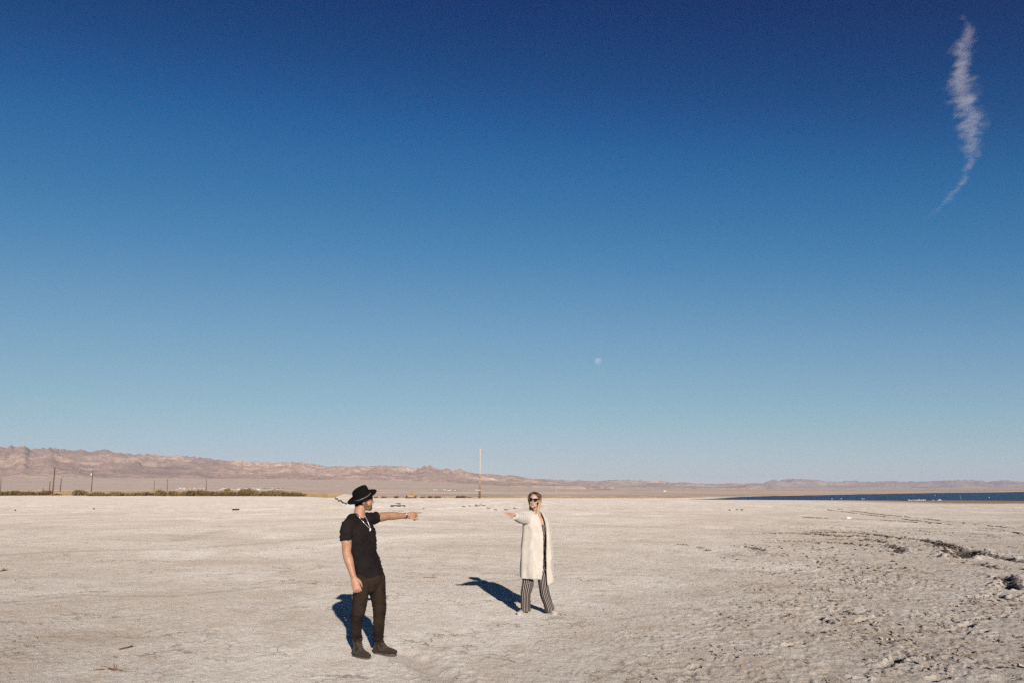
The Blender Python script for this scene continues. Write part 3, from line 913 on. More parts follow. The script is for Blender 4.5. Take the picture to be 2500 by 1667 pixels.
# ------------------------------------------------------------------ dry grass along the edge of the plain
def dry_grass():
    rnd = random.Random(8)
    V = []; F = []
    def put(u, d, hmin, hmax):
        az = math.atan((u - 1250) / 1978.0)
        x, y = d * math.sin(az), d * math.cos(az)
        z = float(plain_z(np.array(u), np.array(d))) - 0.08
        h = rnd.uniform(hmin, hmax); w = rnd.uniform(.04, .13)
        a = rnd.uniform(0, 3.14); dx, dy = math.cos(a) * w, math.sin(a) * w
        lx, ly = rnd.uniform(-.25, .25) * h, rnd.uniform(-.25, .25) * h
        o = len(V)
        V.extend([(x - dx, y - dy, z), (x + dx, y + dy, z), (x + lx + dx * .3, y + ly, z + h), (x + lx - dx * .3, y + ly, z + h * .9)])
        F.append((o, o + 1, o + 2, o + 3))
    for i in range(15000):
        u = rnd.uniform(-60, 800)
        e = float(np.interp(u, eu, ed))
        put(u, e * 1.02 + abs(rnd.gauss(0, 75)), .15, .55)
    for i in range(9000):
        u = rnd.uniform(780, 1720)
        e = float(np.interp(u, eu, ed))
        put(u, e * 1.02 + abs(rnd.gauss(0, 30)), .06, .28)
    me = add_mesh('dry_grass', V, np.array(F), foliage_mat('dry_grass_blades', (0.20, 0.13, 0.065), (0.31, 0.215, 0.115), (0.42, 0.31, 0.18)))
    me['kind'] = 'stuff'
dry_grass()

# ------------------------------------------------------------------ rusted wreck on the edge of the flat
def wreck():
    c = at_px(1004, 198)
    o = empty('rusted_wreck', c)
    tag(o, 'rusty collapsed metal wreck with a lattice hood at the edge of the flat', 'wreck')
    g = Geo(); g.box((0, 0, 0.16), (2.7, 1.0, 0.22)); g.box((-1.05, 0, .42), (.35, .9, .4), Matrix.Rotation(.5, 3, 'Y')); g.box((1.12, 0, .36), (.4, .9, .35), Matrix.Rotation(-.45, 3, 'Y'))
    g.build('base_frame', dark_metal, o)
    g = Geo(); g.box((-.05, 0, .50), (1.95, .85, .42), None, .78); g.build('body', rust_pale, o)
    g = Geo()
    for x in (-.52, -.3, -.08, .14, .36, .56):
        g.rod((x, -.35, .68), (x * .62 + .03, -.12, 1.80), .05, .04, 6)
        g.rod((x, .35, .68), (x * .62 + .03, .12, 1.80), .05, .04, 6)
    for z in (.95, 1.25, 1.55, 1.8):
        k = 1 - (z - .7) * .33
        g.rod((-.55 * k, -.36 * k, z), (.6 * k, -.36 * k, z), .04, .04, 6); g.rod((-.55 * k, .30 * k, z), (.6 * k, .30 * k, z), .04, .04, 6)
    g.build('lattice_hood', rust_pale, o)
    for x in (-.8, .75):
        Geo().rod((x, -.52, .25), (x, -.40, .25), .26, .26, 14).build('wheel', rust, o)
    Geo().box((1.55, -.2, .3), (.3, .12, .62), Matrix.Rotation(.3, 3, 'Y')).build('loose_panel', rust_pale, o)
wreck()

# ------------------------------------------------------------------ planks, block and stones lying on the flat
def plank(name, u0, u1, v, thick, deep, label, cat, mat, z_off=0.0, yaw=0.0):
    d = hit((u0 + u1) / 2, v + 1.0); z = d.z
    L = (u1 - u0) * d.y / 1944.0
    g = Geo(); rnd = random.Random(int(u0))
    n = 7
    vs = []; fs = []
    for i in range(n + 1):
        x = -L / 2 + L * i / n; jz = rnd.uniform(-.05, .05) * thick; jy = rnd.uniform(-.05, .05) * deep
        for a, b in ((-1, -1), (1, -1), (1, 1), (-1, 1)):
            vs.append((x + rnd.uniform(-.01, .01) * L * (i in (0, n)), a * deep / 2 + jy, b * thick / 2 + jz))
    for i in range(n):
        for k in range(4):
            j = (k + 1) % 4
            fs.append((i * 4 + k, i * 4 + j, i * 4 + 4 + j, i * 4 + 4 + k))
    fs += [(3, 2, 1, 0), (n * 4, n * 4 + 1, n * 4 + 2, n * 4 + 3)]
    g.add(vs, fs)
    o = g.build(name, mat, None, False, (d.x, d.y, z + thick * .42 + z_off))
    o.rotation_euler = (0, 0, yaw)
    tag(o, label, cat)
    return o
plank('timber_beam', 954, 989, 1234.5, .15, .22, 'long dark timber beam lying above the pointing arm', 'beam', burnt_wood)
plank('plank', 966, 978, 1228.5, .10, .2, 'short dark plank lying behind the long beam', 'plank', burnt_wood)
plank('plank', 958, 985, 1246.0, .05, .2, 'thin grey plank lying just above the pointing forearm', 'plank', simple_mat('grey_plank', (.26, .21, .18), None, 3, .9))
plank('timber_block', 568.5, 582.5, 1243.5, .15, .35, 'low dark block lying alone on the flat left of the man', 'block', burnt_wood)

def stone(u, v, w, h, label, seed, mat=burnt_wood, name='stone', cat='stone', group=None):
    d = hit(u, v); z = d.z
    s = d.y / 1944.0
    rnd = random.Random(seed)
    g = Geo().ell((0, 0, 0), (w * s / 2, w * s / 2.4, h * s * .75), 10, 7)
    g.v = [(x * rnd.uniform(.8, 1.15), y * rnd.uniform(.8, 1.15), zz * rnd.uniform(.8, 1.15)) for x, y, zz in g.v]
    o = g.build(name, mat, None, False, (d.x, d.y, z + h * s * .25))
    tag(o, label, cat, group)
stone(1781, 1245.0, 6, 2.6, 'small dark stone, left one of three lying right of the woman', 1)
stone(1799, 1243.4, 7, 1.6, 'flat dark stone, middle one of three lying right of the woman', 2)
stone(1811, 1244.6, 7, 2.4, 'small dark stone, right one of three lying right of the woman', 3)
stone(37.5, 1245.6, 4, 3, 'small dark stone on the flat near the left edge', 4)
stone(229, 1242.2, 4, 3.4, 'small dark stone on the flat below the dark double shrub', 5)
stone(1034.5, 1242.0, 3, 2.6, 'tiny dark stone just above and right of the pointing finger', 6)
white_salt = simple_mat('white_salt', (0.80, 0.78, 0.75), (0.66, 0.63, 0.6), 5, 0.9)
stone(2070, 1264.4, 17, 3.6, 'small white heap of salt on the flat at right', 7, white_salt, 'salt_heap', 'salt heap')

# broken slabs of crust on the bank
shade_gap = simple_mat('painted_gap_shade', (.030, .022, .018), None, 6, .9)  # near-black colour painting the shade under slabs and in the mound's crack
def crust_slab(u, v, w, tilt, yaw, label, seed, thick=0.10, lift=0.05):
    c = hit(u, v)
    s = c.y / 1944.0; W = w * s
    rnd = random.Random(seed)
    o = empty('salt_crust_slab', c, yaw * .4)
    tag(o, label, 'crust slab', 'broken slabs of salt crust')
    n = 12
    def plate(m, z0, z1, tl, dy):
        rim = [(W / 2 * rnd.uniform(.75, 1.15) * math.cos(2 * math.pi * i / n), W * .5 * rnd.uniform(.7, 1.2) * math.sin(2 * math.pi * i / n)) for i in range(n)]
        vs = []
        for zz, k in ((z0, .9), ((z0 + z1) / 2, 1.0), (z1, .9)):
            vs += [(x * m * k, y * m * k + dy, zz + (-(y * m) * tl) + rnd.uniform(-.015, .015)) for x, y in rim]
        fs = [tuple(int(q) for q in x) for x in grid_faces(3, n, wrap=True)]
        return vs, fs + [tuple(range(n))[::-1], tuple(2 * n + i for i in range(n))]
    add_mesh('gap', *plate(.78, -.12, .045, .10, -.10), shade_gap, o)  # dark piece standing in for the shade under the slab's lip
    add_mesh('slab', *plate(1.1, .02, .02 + thick, .10 + abs(tilt) * .10, .08), salt_lump, o)
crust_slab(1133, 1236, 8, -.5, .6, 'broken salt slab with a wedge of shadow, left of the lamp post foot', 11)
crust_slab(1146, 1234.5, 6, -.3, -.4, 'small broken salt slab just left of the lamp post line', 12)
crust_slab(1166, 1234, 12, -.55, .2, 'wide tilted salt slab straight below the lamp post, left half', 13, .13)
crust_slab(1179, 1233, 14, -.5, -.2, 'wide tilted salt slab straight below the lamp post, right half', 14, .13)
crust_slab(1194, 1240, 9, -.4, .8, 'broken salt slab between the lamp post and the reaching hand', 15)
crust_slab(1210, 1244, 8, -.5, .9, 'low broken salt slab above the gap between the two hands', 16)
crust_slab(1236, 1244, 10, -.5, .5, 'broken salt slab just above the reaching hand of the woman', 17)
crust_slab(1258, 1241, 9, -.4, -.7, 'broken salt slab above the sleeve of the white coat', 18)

# the mound with its jagged broken lip
def salt_mound():
    c = hit(846, 1226); gz = c.z
    o = empty('salt_mound', c)
    tag(o, 'pale mound of broken salt crust with a jagged dark crack beside the hat', 'mound')
    line = [(817.5, 1215.5), (820, 1218.5), (823.5, 1218), (826, 1224), (829, 1222.3), (832, 1222.6), (836, 1226.5), (841, 1228.8), (846, 1230.5)]
    rnd = random.Random(5)
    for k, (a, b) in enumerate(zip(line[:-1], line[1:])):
        # each plate overhangs a dark gap: dark pieces stand in for the shade in the crack
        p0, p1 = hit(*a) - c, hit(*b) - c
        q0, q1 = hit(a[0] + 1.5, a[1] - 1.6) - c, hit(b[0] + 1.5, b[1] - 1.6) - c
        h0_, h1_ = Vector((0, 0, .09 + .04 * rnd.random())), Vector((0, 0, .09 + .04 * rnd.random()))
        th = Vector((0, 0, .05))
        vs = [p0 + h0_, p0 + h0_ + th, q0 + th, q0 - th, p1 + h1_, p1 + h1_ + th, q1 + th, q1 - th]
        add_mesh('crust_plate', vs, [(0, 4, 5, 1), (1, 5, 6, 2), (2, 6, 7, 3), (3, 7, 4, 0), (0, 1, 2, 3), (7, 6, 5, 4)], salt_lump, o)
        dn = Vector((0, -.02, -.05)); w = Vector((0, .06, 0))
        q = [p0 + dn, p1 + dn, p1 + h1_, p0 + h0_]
        add_mesh('crack', q + [x + w for x in q], [(0, 1, 2, 3), (4, 7, 6, 5), (0, 4, 5, 1), (3, 2, 6, 7), (0, 3, 7, 4), (1, 5, 6, 2)], shade_gap, o)
    g = Geo()
    for i in range(150):
        x, y = rnd.gauss(0.2, 1.4), rnd.uniform(-7, 9)
        zz = ground_at(c.x + x, c.y + y) - gz
        r = rnd.uniform(.05, .2)
        g.ell((x, y, zz), (r, r * .8, r * .5), 6, 4, Matrix.Rotation(rnd.uniform(-.5, .5), 3, 'X'))
    g.build('rubble', salt_lump, o)['kind'] = 'stuff'
salt_mound()

# ------------------------------------------------------------------ sticks
def stick(u0, v0, u1, v1, r, label, seed, forks=0):
    a, b = G(u0, v0), G(u1, v1)
    a.z = ground_at(a.x, a.y) + r; b.z = ground_at(b.x, b.y) + r * 1.5
    mid = (a + b) / 2
    o = empty('stick', (mid.x, mid.y, ground_at(mid.x, mid.y)))
    tag(o, label, 'stick')
    L0 = o.location.copy()
    Geo().rod(a - L0, b - L0, r, r * .6, 7, 6, r * .5, seed).build('stem', twig_mat, o)
    rnd = random.Random(seed)
    for k in range(forks):
        p = a.lerp(b, rnd.uniform(.3, .8)) - L0
        q = p + Vector((rnd.uniform(-.12, .12), rnd.uniform(-.12, .12), rnd.uniform(.01, .07)))
        Geo().rod(p, q, r * .6, r * .3, 6, 3, r * .3, seed + k).build('twig', twig_mat, o)
stick(291, 1588, 323, 1580.5, .009, 'reddish stick lying on the salt in the lower left', 1, 1)
stick(228, 1640, 254, 1636, .006, 'thin pale stick near the bottom left', 2)
stick(264, 1636, 298, 1640, .008, 'dark forked twig near the bottom left corner', 3, 3)
stick(2020, 1465.5, 2046, 1468, .007, 'brown forked twig on the broken crust at right', 4, 3)
stick(1034, 1408.5, 1066, 1410, .007, 'thin brown stick on the flat between the two people', 5)
stick(0, 1394, 14, 1392, .012, 'dark tangle of dry weed cut by the left edge', 6, 6)

# ------------------------------------------------------------------ loose crumbs of crust
def clods():
    rnd = np.random.RandomState(12)
    V = []; F = []
    n = 110000
    az = np.radians(rnd.uniform(-36, 37, n)); d = 7.2 + 40 * rnd.rand(n) ** 1.7
    x, y = d * np.sin(az), d * np.cos(az)
    cl = np.clip(0.35 + 1.6 * fbm(x * 0.8, y * 0.8, 3, 77), 0, 1)
    keep = rnd.rand(n) < (0.16 + 0.70 * rough_mask(x, y)) * cl
    keep &= (np.hypot(x + 1.72, y - 9.0) > 0.45) & (np.hypot(x - .36, y - 12.05) > 0.5)
    x, y, d = x[keep], y[keep], d[keep]
    rr_ = rough_mask(x, y)
    z = np.array([ground_at(a, b) for a, b in zip(x, y)])
    for i in range(len(x)):
        r = (0.004 + 0.036 * rnd.rand() ** 3.8) * (0.35 + 0.85 * rr_[i])
        k = 5
        a0 = rnd.uniform(0, 6.28)
        yaw = rnd.uniform(0, 6.28); tl = rnd.uniform(.1, 1.0)
        nx, ny, nz = math.sin(tl) * math.cos(yaw), math.sin(tl) * math.sin(yaw), math.cos(tl)
        # basis of the tilted plate
        ax, ay, az_ = math.cos(tl) * math.cos(yaw), math.cos(tl) * math.sin(yaw), -math.sin(tl)
        bx, by = -math.sin(yaw), math.cos(yaw)
        th = r * rnd.uniform(.25, .6)
        o = len(V)
        for lay in (0, 1):
            for j in range(k):
                an = a0 + 6.283 * j / k; rr = r * rnd.uniform(.6, 1.25)
                c, s = math.cos(an) * rr, math.sin(an) * rr
                V.append((x[i] + ax * c + bx * s + nx * th * lay, y[i] + ay * c + by * s + ny * th * lay, z[i] + az_ * c + nz * th * lay + r * .35 * math.sin(tl)))
        F.append(tuple(o + k + j for j in range(k)))
        for j in range(k):
            q = (j + 1) % k
            F.append((o + j, o + q, o + k + q, o + k + j))
    m = simple_mat('crust_crumb', (0.46, 0.39, 0.33), (0.17, 0.125, 0.095), 3.0, 0.95, 0.05)
    ob = add_mesh('salt_crumbs', V, F, m)
    ob['kind'] = 'stuff'
clods()

# ------------------------------------------------------------------ churned mud thrown up along the wheel tracks
def track_clods():
    rnd = random.Random(31)
    V = []; F = []
    def clod(x, y, r):
        z = ground_at(x, y); o = len(V); k = 6
        a0 = rnd.uniform(0, 6.28)
        for zz, m in ((-.3, .9), (.25, 1.0), (.75, .5)):
            for j in range(k):
                a = a0 + 6.283 * j / k; q = r * m * rnd.uniform(.65, 1.3)
                V.append((x + math.cos(a) * q, y + math.sin(a) * q, z + zz * r * rnd.uniform(.7, 1.3)))
        for lay in (0, 1):
            for j in range(k):
                n = (j + 1) % k
                F.append((o + lay * k + j, o + lay * k + n, o + lay * k + k + n, o + lay * k + k + j))
        F.append(tuple(o + 2 * k + j for j in range(k)))
    for pts, hw, dep, sh, mu in RUTS:
        if mu <= 0: continue
        w = [G(a, b) for a, b in pts]
        far = sum(p.y for p in w) / len(w)
        long_track = far > 40
        seed = rnd.uniform(0, 99)
        for p, q in zip(w[:-1], w[1:]):
            L = (q - p).length
            n = int(L / (.06 if long_track else max(.018, hw * .085)))
            for i in range(n):
                t = rnd.random(); c = p.lerp(q, t)
                g = float(noise(np.array(c.x * (.22 if long_track else .8) + seed), np.array(c.y * (.22 if long_track else .8)), 83))
                if g < (-.05 if long_track else (-.5 if mu >= .9 else -.25)) and rnd.random() < .93: continue
                r = (rnd.uniform(.02, .055) if long_track else hw * rnd.uniform(.06, .30) * (1.0 if rnd.random() < .25 else .6))
                sp = (.035 if long_track else hw * .85)
                clod(c.x + rnd.gauss(0, sp), c.y + rnd.gauss(0, sp), r)
    # scattered rows of broken crust between the arcs
    for i in range(2200):
        u = rnd.uniform(1560, 2520); v = 1290 + 110 * rnd.random() ** 1.3
        c = G(u, v)
        m = float(rough_mask(np.array([c.x]), np.array([c.y]))[0])
        row = math.sin((v + (u - 1900) * -.035) * .42 + 1.5 * float(noise(np.array(u / 160), np.array(v / 40), 84)))
        if rnd.random() > m * (0.25 + .75 * max(0, row)) : continue
        if float(noise(np.array(c.x * .7), np.array(c.y * .35), 85)) < .02: continue
        clod(c.x, c.y, .010 + .035 * rnd.random() ** 2.2)
    m = simple_mat('churned_mud', (0.12, 0.088, 0.068), (0.030, 0.023, 0.020), 5.0, 0.95, 0.05)
    ob = add_mesh('track_clods', V, F, m)
    ob['kind'] = 'stuff'
track_clods()

# ------------------------------------------------------------------ shore birds and a stake
feather = simple_mat('white_feathers', (0.82, 0.81, 0.79), None, 8, 0.8)
beak_mat = simple_mat('beak', (0.55, 0.30, 0.10), None, 8, 0.6)
def bird_proto():
    o = empty('shore_bird')
    g = Geo().ell((0, 0, .38), (.34, .17, .17), 12, 8, Matrix.Rotation(-.12, 3, 'Y'))
    g.rod((.24, 0, .42), (.36, 0, .70), .075, .05, 8, 3); g.ell((.39, 0, .74), (.085, .06, .06), 10, 6)
    g.add([(-.28, -.07, .36), (-.28, .07, .36), (-.52, .09, .34), (-.52, -.09, .34), (-.28, 0, .42), (-.5, 0, .38)], [(0, 1, 2, 3), (0, 3, 5, 4), (1, 4, 5, 2), (0, 4, 1), (3, 2, 5)])
    g.build('body', feather, o, True)
    Geo().rod((.45, 0, .73), (.66, 0, .66), .025, .008, 6).build('beak', beak_mat, o)
    for s in (-.06, .06):
        Geo().rod((0, s, -.03), (.02, s, .26), .014, .018, 6).build('leg', beak_mat, o)
    return o
bp = bird_proto()
BIRDS = [(2218, 1.0), (2221, 1.1), (2225, .8), (2229, .9), (2234, 1.1), (2237.5, 1.0), (2241, 1.1), (2243.5, 1.2), (2248.5, 1.0), (2251, 1.0), (2254, 1.2), (2258.5, 1.2), (2278.5, 1.0), (2290, 1.0), (2292.5, .9), (2296, 1.4)]
FAR = [(2031, 1.0), (2054, 1.1), (2105, 1.1), (2109, .9), (2283, 1.0), (2415, 1.0)]
first = True
for i, (u, s) in enumerate(BIRDS + FAR):
    near = i < len(BIRDS)
    if near:
        c = P(u, 1219.6, 143); loc = (c.x, c.y, 0.02)
        gx, gy = c.x, c.y; loc = (gx, gy, max(ground_at(gx, gy), 0.03))
    else:
        c = P(u, 1217.3 if u < 2250 else (1206.5 if u < 2300 else 1213.5), 170 if u < 2250 else (300 if u < 2300 else 205)); loc = (c.x, c.y, 0.0)
        s *= 1.0 if u < 2250 else 1.3
    lab = 'white bird, %s from the left in the flock at the water line' % ORD[i] if near else 'white bird alone on the water, %s from the left' % ORD[i - len(BIRDS)]
    grp = 'flock of white birds at the shore' if near else 'white birds scattered on the lake'
    rz = random.Random(i).choice((0, math.pi, .4, math.pi - .5))
    if first:
        o = bp; o.location = loc; o.rotation_euler = (0, 0, rz); o.scale = (s * .30,) * 3; first = False
    else:
        o = copy_tree(bp, loc, rz, (s * .30,) * 3)
    tag(o, lab, 'bird', grp)
c = P(2348, 1219, 152)
k = G(2348, 1219.0); L = Vector((-.34, 0, .88))
st = Geo().rod((0, 0, -.4), (-.30, 0, .86), .05, .035, 8, 5, .01, 3).build('stake', simple_mat('grey_stake', (.30, .22, .19), None, 4, .9), None, True, (k.x, k.y, 0))
tag(st, 'thin grey stake leaning out of the water near the shore', 'stake')

# ------------------------------------------------------------------ far settlement on the plain
wallm = [simple_mat('pale_wall', (.72, .70, .66), None, .2, .8), simple_mat('grey_wall', (.42, .40, .40), None, .2, .8), simple_mat('tan_wall', (.50, .40, .31), None, .2, .8)]
roofm = [simple_mat('white_roof', (.78, .77, .75), None, .2, .7), simple_mat('dark_roof', (.10, .09, .09), None, .2, .8)]
paneg = simple_mat('house_window', (.04, .045, .055), None, .2, .3)
def house_proto(w, r):
    o = empty('far_house')
    Geo().box((0, 0, 1.5), (12, 7, 3.4)).build('wall', wallm[w], o)
    g = Geo(); g.add([(-6.4, -4, 3.2), (6.4, -4, 3.2), (6.4, 4, 3.2), (-6.4, 4, 3.2), (-6.4, 0, 4.8), (6.4, 0, 4.8)], [(0, 1, 5, 4), (2, 3, 4, 5), (0, 4, 3), (1, 2, 5), (3, 2, 1, 0)])
    g.build('roof', roofm[r], o)
    for x in (-3.6, 3.4): Geo().box((x, -3.52, 1.7), (1.6, .12, 1.2)).build('window', paneg, o)
    Geo().box((0, -3.52, 1.05), (1.1, .12, 2.1)).build('door', paneg, o)
    return o
hp = [house_proto(0, 0), house_proto(1, 1), house_proto(2, 0), house_proto(0, 1)]
placed = set(); rnd = random.Random(21)
HS = [(rnd.uniform(432, 690), rnd.uniform(1300, 3000)) for _ in range(70)] + [(rnd.uniform(1058, 1132), rnd.uniform(1700, 2300)) for _ in range(14)]
for u, d in HS:
    c = at_px(u, d); k = rnd.randrange(4)
    sc = rnd.uniform(.25, .6) * (c.y / 1800)
    left = u < 800
    lab = 'tiny pale building of the far settlement beyond the long shrub row' if left else 'tiny pale building on the plain left of the lamp post'
    grp = 'far settlement buildings at left' if left else 'far settlement buildings near the lamp post'
    loc = (c.x, c.y, c.z - .2); rz = rnd.uniform(-.5, .5)
    if k not in placed:
        placed.add(k); o = hp[k]; o.location = loc; o.rotation_euler = (0, 0, rz); o.scale = (sc, sc, sc)
    else:
        o = copy_tree(hp[k], loc, rz, (sc, sc, sc))
    tag(o, lab, 'building', grp)
c = at_px(1622, 1250)
o = copy_tree(hp[0], (c.x, c.y, c.z - .3), .2, (.36, .36, .42))
tag(o, 'single tiny white shed by the left tip of the lake', 'shed'); o.name = 'shed'
if 'group' in o: del o['group']

# ------------------------------------------------------------------ moon
def moon():
    d = ray(1459.5, 880.0).normalized()
    D = 90000.0
    m, nt, out = new_mat('moon_surface')
    n = tex_noise(nt, mapping(nt, objvec(nt), (1.0 / 260, 1.0 / 260, 1.0 / 260)), 1.0, 4, 0.55)
    c = ramp(nt, n, [(0.42, (0.020, 0.017, 0.017)), (0.58, (0.068, 0.058, 0.053))])
    df = N(nt, 'ShaderNodeBsdfDiffuse'); nt.links.new(c, df.inputs['Color'])
    tr = N(nt, 'ShaderNodeBsdfTransparent')
    ad = N(nt, 'ShaderNodeAddShader')
    nt.links.new(df.outputs[0], ad.inputs[0]); nt.links.new(tr.outputs[0], ad.inputs[1]); nt.links.new(ad.outputs[0], out.inputs['Surface'])
    # the day sky between us and the moon adds to its light, so its dark limb shows sky
    r = D * math.radians(0.52) / 2
    g = Geo().ell((0, 0, 0), (r, r, r), 32, 18)
    o = g.build('moon', m, None, True, d * D + Vector((0, 0, CAM_H)))
    tag(o, 'pale gibbous daytime moon in the clear blue sky', 'moon')
moon()

# ------------------------------------------------------------------ the wisp of cloud
def cloud():
    Y = 6000.0
    ctr = [(2346, 40), (2360, 62), (2362, 90), (2350, 120), (2352, 150), (2348, 180), (2350, 215), (2352, 240), (2362, 265), (2370, 300), (2369, 340), (2370, 370), (2365, 395), (2355, 425), (2340, 455), (2318, 485), (2298, 503), (2278, 522), (2262, 540)]
    wid = [10, 15, 22, 30, 26, 34, 36, 38, 34, 32, 26, 22, 18, 13, 12, 13, 14, 14, 9]
    pts = [P(u, v, Y) for u, v in ctr]
    s = Y * 1.06 / 1944.0
    base = pts[-1]
    z0, z1 = pts[-1].z, pts[0].z
    m, nt, out = new_mat('cloud_vapour')
    v = objvec(nt); L = nt.links
    sx = N(nt, 'ShaderNodeSeparateXYZ'); L.new(v, sx.inputs[0])
    t = N(nt, 'ShaderNodeMapRange'); setv(t, From_Min=z0 - base.z, From_Max=z1 - base.z); L.new(sx.outputs['Z'], t.inputs[0])
    def curve(vals, lo, hi):
        fc = N(nt, 'ShaderNodeFloatCurve'); cv = fc.mapping.curves[0]
        data = sorted(((p.z - z0) / (z1 - z0), (q - lo) / (hi - lo)) for p, q in zip(pts, vals))
        cv.points[0].location = data[0]; cv.points[1].location = data[-1]
        for a, b in data[1:-1]: cv.points.new(a, b)
        fc.mapping.update()
        L.new(t.outputs[0], fc.inputs['Value'])
        return math_n(nt, 'ADD', math_n(nt, 'MULTIPLY', fc.outputs[0], hi - lo), lo)
    xs = [p.x - base.x for p in pts]
    cx = curve(xs, min(xs) - 50, max(xs) + 50)
    wd = curve([w * s for w in wid], 0, 140)
    # sheared ragged wisps: the noise runs along an oblique direction
    vm = mapping(nt, v, (1 / 120, 1 / 120, 1 / 46), (0, 0, 0), (0, math.radians(28), 0))
    n1 = tex_noise(nt, vm, 1.0, 7, 0.62, 0.8)
    n2 = tex_noise(nt, mapping(nt, v, (1 / 260, 1 / 260, 1 / 120), (3, 1, 2), (0, math.radians(30), 0)), 1.0, 4, 0.6, 0.4)
    warp = math_n(nt, 'MULTIPLY', math_n(nt, 'SUBTRACT', n2, 0.5), wd)
    dx = math_n(nt, 'ADD', math_n(nt, 'SUBTRACT', sx.outputs['X'], cx), math_n(nt, 'MULTIPLY', warp, 3.0))
    r2 = math_n(nt, 'SQRT', math_n(nt, 'ADD', math_n(nt, 'POWER', math_n(nt, 'ABSOLUTE', dx), 2.0), math_n(nt, 'POWER', math_n(nt, 'ABSOLUTE', math_n(nt, 'MULTIPLY', sx.outputs['Y'], 0.8)), 2.0)))
    q = math_n(nt, 'DIVIDE', r2, math_n(nt, 'MAXIMUM', wd, 1.0))
    body = math_n(nt, 'SUBTRACT', 1.0, math_n(nt, 'MULTIPLY', q, 1.0))
    f = math_n(nt, 'ADD', body, math_n(nt, 'MULTIPLY', math_n(nt, 'SUBTRACT', n1, 0.5), 2.7))
    mr = N(nt, 'ShaderNodeMapRange'); mr.interpolation_type = 'SMOOTHSTEP'; setv(mr, From_Min=0.15, From_Max=1.25, To_Min=0.0, To_Max=0.0048); L.new(f, mr.inputs[0])
    fade = curve([.25, .55, .8, 1, 1, 1, 1, 1, 1, 1.0, 1, 1, .95, .9, .85, .75, .6, .3, .0], 0, 1)
    den = math_n(nt, 'MULTIPLY', mr.outputs[0], fade)
    edge = N(nt, 'ShaderNodeMapRange'); setv(edge, From_Min=2.6, From_Max=1.7, To_Min=0.0, To_Max=1.0); L.new(q, edge.inputs[0])
    den = math_n(nt, 'MULTIPLY', den, edge.outputs[0])
    p = N(nt, 'ShaderNodeVolumePrincipled')
    p.inputs['Color'].default_value = (0.92, 0.88, 0.92, 1)
    p.inputs['Anisotropy'].default_value = 0.0
    L.new(den, p.inputs['Density']); L.new(p.outputs[0], out.inputs['Volume'])
    # body of the wisp: a tube around its axis, wide enough for the ragged edge
    V = []; n = 10
    rows = []
    for (pt, w) in zip(pts, wid):
        R = max(w * s * 2.7, 60)
        rows.append([(pt.x - base.x + R * math.cos(6.2832 * i / n), R * math.sin(6.2832 * i / n), pt.z - base.z) for i in range(n)])
    for r in rows: V += r
    F = [tuple(q) for q in grid_faces(len(rows), n, wrap=True)]
    F += [tuple(range(n)), tuple((len(rows) - 1) * n + i for i in range(n))[::-1]]
    o = add_mesh('cloud', V, F, m, None, False, base)
    bm = bmesh.new(); bm.from_mesh(o.data); bmesh.ops.recalc_face_normals(bm, faces=bm.faces[:]); bm.to_mesh(o.data); bm.free()
    tag(o, 'thin ragged white wisp of cloud high at upper right', 'cloud')
cloud()
# ------------------------------------------------------------------ people
def catmull(pts, vals, sub):
    """smooth a polyline and the values that belong to its points"""
    n = len(pts); P_, V_ = [], []
    for i in range(n - 1):
        p0, p1, p2, p3 = pts[max(i - 1, 0)], pts[i], pts[i + 1], pts[min(i + 2, n - 1)]
        v0, v1, v2, v3 = vals[max(i - 1, 0)], vals[i], vals[i + 1], vals[min(i + 2, n - 1)]
        for k in range(sub):
            t = k / sub
            def f(a, b, c, d): return 0.5 * ((2 * b) + (c - a) * t + (2 * a - 5 * b + 4 * c - d) * t * t + (3 * b - a - 3 * c + d) * t ** 3)
            P_.append(f(p0, p1, p2, p3)); V_.append([f(a, b, c, d) for a, b, c, d in zip(v0, v1, v2, v3)])
    P_.append(pts[-1].copy()); V_.append(list(vals[-1]))
    return P_, V_

def limb(geo, pts, radii, side=None, n=18, sub=5, rounded=(True, True), fold=None, uv=None):
    """closed tube through pts; radii = r or (r_side, r_other); side = direction of the first radius"""
    pts = [Vector(p) for p in pts]
    rad = [(r, r) if not hasattr(r, '__len__') else tuple(r) for r in radii]
    cp, cr = catmull(pts, rad, sub) if sub > 1 else (pts, rad)
    rows = []
    for i, p in enumerate(cp):
        t = (cp[min(i + 1, len(cp) - 1)] - cp[max(i - 1, 0)]).normalized()
        s = Vector(side) if side is not None else (Vector((0, 0, 1)) if abs(t.z) < .8 else Vector((1, 0, 0)))
        s = (s - t * s.dot(t)).normalized(); b = t.cross(s)
        rows.append((p, s, b, t, cr[i]))
    full = []
    if rounded[0]:
        p, s, b, t, r = rows[0]; m = (r[0] + r[1]) / 2
        full += [(p - t * m * .85, s, b, t, (r[0] * .3, r[1] * .3)), (p - t * m * .55, s, b, t, (r[0] * .75, r[1] * .75))]
    full += rows
    if rounded[1]:
        p, s, b, t, r = rows[-1]; m = (r[0] + r[1]) / 2
        full += [(p + t * m * .55, s, b, t, (r[0] * .75, r[1] * .75)), (p + t * m * .85, s, b, t, (r[0] * .3, r[1] * .3))]
    vs = []
    for k, (p, s, b, t, r) in enumerate(full):
        for i in range(n):
            a = 2 * math.pi * i / n
            q = 1.0 if fold is None else 1.0 + fold(k / (len(full) - 1), a)
            vs.append(p + s * (math.cos(a) * r[0] * q) + b * (math.sin(a) * r[1] * q))
    fs = [tuple(int(j) for j in q) for q in grid_faces(len(full), n, wrap=True)]
    fs += [tuple(range(n))[::-1], tuple((len(full) - 1) * n + i for i in range(n))]
    geo.add(vs, fs)
    return geo

